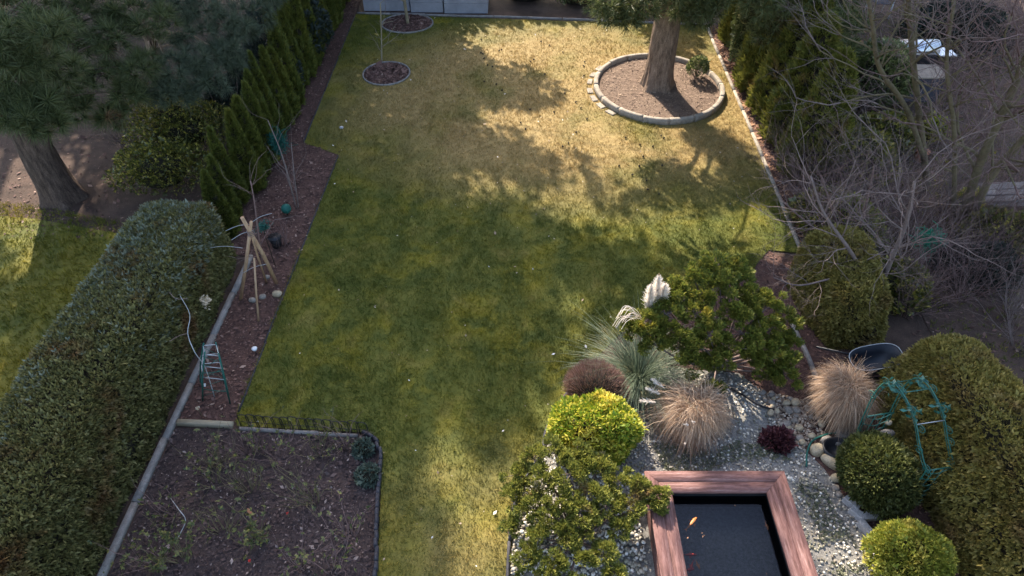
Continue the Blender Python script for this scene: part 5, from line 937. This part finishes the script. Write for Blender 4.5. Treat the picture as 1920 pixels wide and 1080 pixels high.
# ------------------------------------------------------------------ shrubs and grasses of the gravel bed
leaf_shrub('golden_shrub', 'rounded evergreen shrub with bright yellow leaves beside the black edging', GP(1116, 806, 0.36), (0.57, 0.50, 0.46), 5600, 0.058, 'golden', LEAF3, 301, lump=0.20, lf=4.2)
leaf_shrub('golden_shrub', 'clipped yellow-green box bush below the clipped ball', GP(1704, 1052, 0.36), (0.43, 0.43, 0.42), 6200, 0.046, 'golden2', LEAF3, 302, lump=0.16, lf=4.5)
leaf_shrub('clipped_ball', 'dark green clipped conifer ball beside the stone blocks', GP(1642, 890, 0.38), (0.45, 0.50, 0.48), 7000, 0.058, 'ballg', SPRAY3, 303, lump=0.11, lf=4.0)
def twig_dome(name, label, c, r, n, mat, seed, cat='shrub'):
    rg = np.random.default_rng(seed); d = rand_dirs(n * 2, rg); d = d[d[:, 2] > -0.1][:n]; b = np.array([c[0], c[1], 0.0]); tip = np.asarray(c) + d * np.asarray(r) * (1 - 0.12 * rg.random((n, 1)) ** 2) * (1 + 0.06 * sines(seed, 8, 3)(d))[:, None]
    tip[:, 2] = np.maximum(tip[:, 2], 0.02); st = b + (tip - b) * rg.uniform(0.25, 0.7, (n, 1)); D = tip - st; L = np.linalg.norm(D, axis=1); Tv = np.array([[-0.5, 0, 0], [0.5, 0, 0], [0.25, 0, 1], [-0.25, 0, 1]]); S = np.c_[np.full(n, 0.006), np.full(n, 1), L]
    V, Fc = scatter(Tv, np.array([[0, 1, 2, 3]]), st, D + rg.normal(0, 0.12, D.shape) * L[:, None], S, rg); t = thing(name, label, cat, b); part('twigs', V, Fc, mat, t)
    W, T = lumpy_core(c, r, 0.78, 0.05, 3, seed, 0.0); part('inner_twigs', W, T, 'core', t, True)
twig_dome('spirea_shrub', 'leafless brown domed shrub behind the golden one', GP(1116, 728, 0.30), (0.47, 0.42, 0.40), 5200, 'spirea', 311)
def grass_clump(name, label, base, n, L, w, mat, seed, tilt=(0.1, 1.25), droop=0.9, cat='ornamental grass', lean=(0, 0), rad=0.14, seg=5):
    rg = np.random.default_rng(seed); base = np.asarray(base, float); a = rg.uniform(0, 6.283, n); ti = tilt[0] + (tilt[1] - tilt[0]) * rg.random(n) ** 0.8; ln = L * rg.uniform(0.7, 1.15, n); r0 = rad * np.sqrt(rg.random(n))
    s = np.linspace(0, 1, seg); V = np.zeros((n, seg, 2, 3)); hd = np.c_[np.cos(a), np.sin(a), np.zeros(n)]; hd = hd + np.array([*lean, 0]) + np.c_[rg.normal(0, 0.3, (n, 2)), rg.normal(0, 0.08, n)]; side = np.c_[-np.sin(a), np.cos(a), np.zeros(n)]; dr = droop * rg.uniform(0.6, 1.4, n) * ti
    p = base + hd * r0[:, None]; th = ti * 0.55
    for k in range(seg):
        wd = w * (1 - 0.8 * s[k] ** 1.5) * rg.uniform(0.7, 1.2, n); V[:, k, 0] = p - side * wd[:, None] / 2; V[:, k, 1] = p + side * wd[:, None] / 2
        if k < seg - 1:
            th2 = th + dr * s[k]; p = p + (hd * np.sin(th2)[:, None] + np.array([0, 0, 1]) * np.cos(th2)[:, None]) * (ln / (seg - 1))[:, None]
    V[..., 2] = np.maximum(V[..., 2], 0.02); i = np.arange(n)[:, None] * seg * 2 + np.arange(seg - 1)[None] * 2; Q = np.stack([i, i + 1, i + 3, i + 2], -1).reshape(-1, 4)
    t = thing(name, label, cat, base); part('blades', V.reshape(-1, 3), Q, mat, t); return t
def feather(c, d, L, r, n, mat, parent, seed):
    rg = np.random.default_rng(seed); d = np.asarray(d, float) / np.linalg.norm(d); s = rg.random(n); P = c + d * (s * L)[:, None]; D = d * 1.0 + rg.normal(0, 0.38, (n, 3)); S = np.c_[np.full(n, 0.006), np.ones(n), r * np.sin(0.35 + s * 2.5) * rg.uniform(0.6, 1.3, n) * 1.5]
    Tv = np.array([[-0.5, 0, 0], [0.5, 0, 0], [0.2, 0, 1], [-0.2, 0, 1]]); V, Fc = scatter(Tv, np.array([[0, 1, 2, 3]]), P, D, S, rg); part('plume', V, Fc, mat, parent)
def mound_grass(name, label, c, r, n, L, w, mat, seed, fall=0.5, lean=(0, 0)):
    """dense dried mound: blades spring from an inner mound and fall outwards"""
    rg = np.random.default_rng(seed); c = np.asarray(c, float); r = np.asarray(r, float); d = rand_dirs(int(n * 2), rg); d = d[d[:, 2] > -0.25][:n]; n = len(d); seg = 5; tuftn = sines(seed, 10, 4.0)
    p = c + d * r * (0.10 + 0.55 * rg.random((n, 1))); p[:, 2] = np.maximum(p[:, 2], 0.03); cd = rand_dirs(150, rg); cd[:, 2] = np.abs(cd[:, 2]) - 0.1; near = np.argmax(d @ cd.T + rg.normal(0, 0.05, (n, 150)), 1); tw = rg.normal(0, 0.5, (150, 3)); out = cd[near] * np.array([1, 1, 0.9]) + tw[near] + rg.normal(0, 0.22, (n, 3)) + np.array([lean[0], lean[1], 0.45]); out += (1.1 * tuftn(d * 2))[:, None] * np.cross(d, [0, 0, 1]); out /= np.linalg.norm(out, axis=1)[:, None]
    ln = L * (0.55 + 0.9 * rg.random(n) ** 2) * (1 + 0.25 * tuftn(d * 3)); V = np.zeros((n, seg, 2, 3)); side = np.cross(out, rg.normal(size=(n, 3))); side /= np.linalg.norm(side, axis=1)[:, None]; fl = fall * rg.uniform(0.4, 1.4, n)
    for k in range(seg):
        wd = w * (1 - 0.75 * (k / (seg - 1)) ** 1.3) * np.ones(n); V[:, k, 0] = p - side * wd[:, None] / 2; V[:, k, 1] = p + side * wd[:, None] / 2
        out = out + np.array([0, 0, -1]) * (fl / (seg - 1))[:, None] * (0.4 + k * 0.5); out /= np.linalg.norm(out, axis=1)[:, None]; p = p + out * (ln / (seg - 1))[:, None]
    V[..., 2] = np.maximum(V[..., 2], 0.02); i = np.arange(n)[:, None] * seg * 2 + np.arange(seg - 1)[None] * 2; Q = np.stack([i, i + 1, i + 3, i + 2], -1).reshape(-1, 4)
    t = thing(name, label, 'ornamental grass', (c[0], c[1], 0)); part('blades', V.reshape(-1, 3), Q, mat, t); W, T = lumpy_core(c, r, 0.55, 0.05, 3, seed, 0.0); part('crown', W, T, 'thatch', t, True); return t
t = mound_grass('tan_grass_clump', 'full tan ornamental grass mound on the gravel above the pond', GP(1298, 775, 0.33), (0.50, 0.44, 0.42), 10500, 0.42, 0.006, 'drygrass', 321, 3.4)
for k, (u, v, z) in enumerate(((1210, 752, 0.55), (1222, 732, 0.6), (1232, 718, 0.65))):
    e = GP(u, v, z); b = GP(1290, 760, 0.55); Geo().tube(smooth([b, (b + e) / 2 + [0, 0, .1], e], 8), 0.004, 4).part('stem', 'drygrass', t); feather(e + (b - e) * 0.25, e - b, 0.2, 0.05, 160, 'plume', t, 400 + k)
for k, (u, v, z) in enumerate(((1280, 795, 0.6), (1283, 830, 0.35), (1296, 790, 0.62))): feather(GP(u, v, z), [rng.normal(0, .3), -0.5, 0.6], 0.10, 0.02, 60, 'plume', t, 410 + k)
mound_grass('tan_grass_clump', 'leaning tan ornamental grass between kerb strip and rose arch', GP(1582, 742, 0.36), (0.30, 0.36, 0.44), 9000, 0.44, 0.006, 'drygrass', 322, 3.4, (-0.15, -0.15))
t = grass_clump('pampas_grass', 'blue-green pampas grass with white plumes behind the brown dome', GP(1196, 716, 0), 1500, 0.95, 0.007, 'pampas', 323, (0.2, 1.3), 3.0, rad=0.16, seg=6)
for k, (u, v, u2, v2, y) in enumerate(((1214, 592, 1222, 530, 6.75), (1228, 585, 1236, 512, 6.8), (1236, 580, 1248, 530, 6.8))):
    a_ = W3(u, v, y); b_ = W3(u2, v2, y); gb_ = GP(1222, 672, 0); Geo().tube(smooth([gb_, (gb_ + a_) / 2, a_, b_], 10), 0.005, 5).part('stem', 'drygrass', t); feather(a_, b_ - a_, np.linalg.norm(b_ - a_) * 0.9, 0.085, 2200, 'plume', t, 420 + k)
def curl(pts): return smooth(pts, 12)
g = Geo()
for k in range(16):
    s_ = GP(1205 + rng.uniform(-12, 12), 615, 0.9); e = GP(1168 + rng.uniform(-8, 18), 580 + rng.uniform(-8, 22), 1.25); g.tube(curl([s_, (s_ + e) / 2 + [0, 0, .12], e, e + [-0.08, -0.05, -0.12]]), 0.004, 3)
g.part('dry_blades', 'plume', t)
leaf_shrub('purple_perennial', 'low purple-red leafy perennial on the brown pebbles', GP(1456, 826, 0.06), (0.19, 0.16, 0.12), 520, 0.07, 'heuchera', LEAF3, 331)
def cloud_shrub(name, label, base, blobs, n, size, mat, seed, tm=SPRAY2, cat='shrub'):
    """open-grown conifer: branches from the base to foliage clumps"""
    rg = np.random.default_rng(seed); base = np.asarray(base, float); t = thing(name, label, cat, base); g = Geo(); P = []; D = []
    for u, v, z, r in blobs:
        c = GP(u, v, z); p0 = base + np.array([rg.normal(0, .05), rg.normal(0, .05), 0]); mid = base + (c - base) * 0.55 + np.array([0, 0, 0.10 * rg.random()]) + rg.normal(0, 0.04, 3); cc = smooth([p0, mid, c], 10); g.tube(cc, np.linspace(0.022, 0.008, len(cc)), 5)
        for k in range(int(6 + r * 22)):                             # small twig-end clumps of different size inside each clump
            d = rand_dirs(1, rg)[0]; d[2] = abs(d[2]) * 0.9 - 0.15; cs = c + d * r * np.array([1, 1, 0.7]) * rg.uniform(0.35, 1); rs = rg.uniform(0.05, 0.10) * (0.6 + r); m = int(n * rs * 10)
            q = rand_dirs(m, rg); P.append(cs + q * rs * rg.random((m, 1)) ** 0.4 * [1, 1, 0.75]); D.append(q * 0.7 + d * 0.8 + [0, 0, 0.5]); g.tube([c, (c + cs) / 2 + rg.normal(0, .01, 3), cs], [0.007, 0.005, 0.003], 3)
    g.part('branches', 'twig', t, True); P = np.concatenate(P); D = np.concatenate(D); P[:, 2] = np.maximum(P[:, 2], 0.04); V, Fc = scatter(tm[0], tm[1], P, D, size * rg.uniform(0.65, 1.25, len(P)), rg); part('foliage', V, Fc, mat, t); return t
cloud_shrub('cloud_conifer', 'dark irregular cloud-pruned conifer between lawn and gravel', GP(1345, 690), [(1340, 500, 1.45, .30), (1380, 510, 1.35, .28), (1300, 520, 1.4, .28), (1270, 545, 1.3, .26), (1330, 545, 1.35, .32), (1400, 545, 1.2, .30), (1440, 570, 1.05, .28), (1370, 580, 1.2, .34), (1300, 585, 1.2, .30), (1250, 590, 1.15, .28), (1215, 600, 1.1, .24), (1190, 620, .95, .22), (1225, 645, .85, .24), (1275, 640, .95, .30), (1330, 630, 1.0, .32), (1390, 625, .95, .32), (1440, 620, .85, .28), (1460, 660, .6, .26), (1410, 670, .65, .30), (1350, 675, .7, .30), (1300, 685, .6, .24), (1440, 700, .35, .24), (1335, 730, .3, .16), (1470, 600, .8, .22), (1465, 700, .4, .26), (1480, 640, .6, .22), (1430, 650, .75, .3), (1375, 650, .85, .3), (1320, 655, .8, .28), (1260, 615, 1.05, .28), (1350, 530, 1.4, .3), (1420, 590, 1.05, .3), (1240, 565, 1.2, .22), (1180, 600, 1.0, .18)], 125, 0.060, 'hinoki', 341)
cloud_shrub('dwarf_conifer', 'open twiggy yellow-green dwarf conifer spreading over white pebbles', GP(1085, 1010), [(1000, 860, .62, .22), (1040, 850, .65, .22), (1080, 850, .65, .20), (975, 890, .55, .20), (1020, 900, .62, .22), (1070, 890, .65, .22), (1120, 880, .55, .18), (960, 935, .48, .18), (1000, 950, .55, .22), (1050, 940, .6, .22), (1110, 925, .6, .2), (1160, 900, .55, .18), (1200, 915, .55, .18), (1235, 925, .55, .14), (1180, 945, .5, .18), (1220, 955, .45, .14), (970, 990, .42, .18), (1010, 1010, .48, .2), (1060, 1000, .5, .2), (1110, 985, .5, .18), (1160, 990, .4, .15), (990, 1045, .38, .18), (1040, 1055, .42, .18), (1090, 1050, .45, .18), (1130, 1040, .4, .16), (1150, 1075, .3, .14), (1000, 1085, .3, .18), (1060, 1090, .35, .18), (1090, 870, .6, .2), (1140, 950, .5, .2), (1030, 975, .55, .2), (985, 920, .52, .2), (1085, 960, .55, .2), (1200, 935, .5, .18)], 135, 0.05, 'dwarf', 342)
ht = GP(1665, 808, 0.0); t = thing('bird_figure', 'small grey and white bird figure perched by the rose arch', 'ornament', ht); bz = GP(1664, 812, 0.55); V, T = ICO2
part('body', V * [0.10, 0.055, 0.055] + bz, T, 'boulderg', t, True); part('head', V * [0.045, 0.04, 0.042] + bz + [0.02, 0.10, 0.09], T, 'boulder', t, True); part('breast', V * [0.045, 0.04, 0.035] + bz + [-0.03, -0.04, -0.02], T, 'white', t, True); Geo().tube([ht, bz], 0.012, 6).part('post', 'darkwood', t)

# rose arch
lp, lf = GP(1682, 952), GP(1583, 852); u_ = (lf - lp); dv_ = np.array([u_[1], -u_[0], 0]); dv_ = np.array([0.36, 0.06, 0.0])
arch = thing('rose_arch', 'teal metal rose arch with scrolls standing against the golden hedge', 'arch', (lp + lf) / 2 + dv_ / 2)
def arch_curve(off):
    sz = [(0, -0.05), (0, 0.45), (0.0, 0.86), (0.10, 0.98), (0.27, 1.16), (0.42, 1.34), (0.62, 1.5), (0.85, 1.6), (1.02, 1.54), (1.08, 1.26), (1.05, 0.82), (1.0, 0.4), (1.0, -0.05)]
    return smooth([lp + off + u_ * a_ + np.array([0, 0, z_]) for a_, z_ in sz], 36)
for off in (np.zeros(3), dv_):
    Geo().tube(arch_curve(off), 0.009, 7).part('hoop', 'teal', arch, True); c2 = arch_curve(off); cc = ((lp + lf) / 2 + off); q = cc + (c2 - cc) * [0.93, 0.93, 0.975]; Geo().tube(q[6:-4], 0.005, 6).part('inner_hoop', 'teal', arch, True)
for e0 in (lp, lf):
    for z in np.linspace(0.15, 0.85, 6):
        m = (e0 + dv_ / 2) + np.array([0, 0, z - 0.09]); Geo().tube(smooth([e0 + [0, 0, z], m, e0 + dv_ + [0, 0, z]], 8), 0.006, 5).part('rung', 'teal', arch)
    Geo().tube([e0 + [0, 0, .87], e0 + dv_ + [0, 0, .87]], 0.010, 6).part('rail', 'teal', arch)
    for q in (0.33, 0.66): Geo().tube([e0 + dv_ * q + [0, 0, 0.0], e0 + dv_ * q + [0, 0, .86]], 0.006, 5).part('bar', 'teal', arch)
def scroll(c, r, nrm, n=1.6):
    a = np.linspace(0, n * 6.283, 26); rr = np.linspace(r, r * 0.15, 26); x = u_ / np.linalg.norm(u_); return c + x * (rr * np.cos(a))[:, None] + np.array([0, 0, 1]) * (rr * np.sin(a))[:, None]
for off in (np.zeros(3), dv_):
    A_ = arch_curve(off)
    for k in (6, 7, 11, 14, 17, 20, 24, 27): Geo().tube(scroll(A_[k] + rng.normal(0, 0.02, 3), 0.06, None), 0.005, 5).part('scroll', 'teal', arch)
    for k in (17, 22):
        rg = np.random.default_rng(500 + k); P = A_[k] + rg.normal(0, 0.05, (26, 3)); V, Fc = scatter(LEAF[0], LEAF[1], P, rand_dirs(26, rg), rg.uniform(0.05, 0.09, 26), rg); part('metal_leaf', V, Fc, 'teal', arch)
for k in (15, 20, 25): Geo().tube([arch_curve(np.zeros(3))[k], arch_curve(dv_)[k]], 0.006, 5).part('crossbar', 'wire' if k == 15 else 'teal', arch)

# wheelbarrow
wb = GP(1618, 712); t = thing('wheelbarrow', 'wheelbarrow with blue-black tray tucked behind the leaning tan grass', 'wheelbarrow', wb)
aa = np.linspace(0, 6.283, 25)[:-1]; na = len(aa); ex = np.sign(np.cos(aa)) * np.abs(np.cos(aa)) ** 0.7; ey = np.sign(np.sin(aa)) * np.abs(np.sin(aa)) ** 0.7; V = []
for z, q in ((0.24, 0.55), (0.38, 0.85), (0.52, 1.0), (0.52, 0.95), (0.39, 0.80), (0.27, 0.5)): V += [[0.33 * q * a_, 0.22 * q * b_, z + 0.10 * a_ * q] for a_, b_ in zip(ex, ey)]
V = np.array(V + [[0, 0, 0.26]]) + wb; Q = [[k * na + i, k * na + (i + 1) % na, (k + 1) * na + (i + 1) % na, (k + 1) * na + i] for k in range(5) for i in range(na)]; T = [[5 * na + i, 5 * na + (i + 1) % na, 6 * na] for i in range(na)] + [[(i + 1) % na, i, 6 * na] for i in range(na)]
part('tray', V, [np.array(Q), np.array(T)], 'tray', t, True)
rm = np.array([[0.33 * a_, 0.22 * b_, 0.525 + 0.10 * a_] for a_, b_ in zip(np.r_[ex, ex[0]], np.r_[ey, ey[0]])]) + wb; Geo().tube(rm, 0.006, 6).part('rim', 'wire', t, True)
for s in (-1, 1): Geo().tube([wb + [0.55, 0.05 * s, 0.17], wb + [0.1, 0.18 * s, 0.26], wb + [-0.75, 0.25 * s, 0.45]], 0.016, 6).part('handle', 'black', t, True); Geo().tube([wb + [-0.25, 0.2 * s, 0.30], wb + [-0.30, 0.2 * s, 0.0]], 0.014, 6).part('leg', 'black', t)
a = np.linspace(0, 6.283, 19); Geo().tube(np.c_[wb[0] + 0.55 + 0.13 * np.cos(a), np.full(19, wb[1]), wb[2] + 0.16 + 0.13 * np.sin(a)], 0.035, 8).part('wheel', 'black', t, True); wh = list(t.children)[-1]; Geo().tube([[wb[0] + 0.55, wb[1] - 0.05, 0.16], [wb[0] + 0.55, wb[1] + 0.05, 0.16]], 0.03, 8).part('hub', 'steel', wh)

# pine cones and crumbs on the lawn
rg = np.random.default_rng(77); V, T = ICO1; cone = make_mesh('pine_cone', V * [0.022, 0.022, 0.032], T, 'darkwood', True)
P = sample_poly([GP2(860, 70), GP2(1110, 80), GP2(1100, 220), GP2(1280, 260), GP2(1240, 380), GP2(960, 260)], 44, rg)
for p in P: tag(inst('pine_cone', cone, None, (*p, 0.05), (rg.uniform(0, 3), rg.uniform(0, 3), 0)), 'small dark pine cone lying on the straw-coloured lawn', 'pine cone', 'pine cones on the lawn')
tag(inst('stone', stone_mesh('stone', (0.10, 0.07, 0.06), 'block', 9), None, GP(640, 239, 0.05)), 'small pale stone on the upper lawn below the oval mulch patch', 'stone')
rg = np.random.default_rng(78); P = sample_poly(LAWN, 420, rg); P = P[off_rings(P, 0.1)]
tag(flakes('lawn_debris', P, 0.035, 'debris', 0.045, 0.4), 'tiny pale leaves and petals scattered over the lawn', 'litter')
P = np.c_[rg.uniform(xi0 + 0.05, xi1 - 0.05, 16), rg.uniform(3.0, yi1 - 0.06, 16)]; n = len(P); T_ = LEAF[0].copy(); T_[:, 2] -= 0.5
for p in P[:9]:
    V, Fc = scatter(T_, LEAF[1], np.array([[*p, wz + 0.004]]), np.array([[rg.normal(), rg.normal(), 0.0]]), np.array([rg.uniform(0.02, 0.045)]), rg, np.array([0, 0, 1.0])); V[:, 2] = wz + 0.003 + np.abs(V[:, 2] - wz) * 0.1
    tag(part('floating_leaf', V, Fc, 'leaffall', origin=(*p, wz)), 'tiny dead leaf floating on the pond water', 'leaf', 'leaves on the pond')
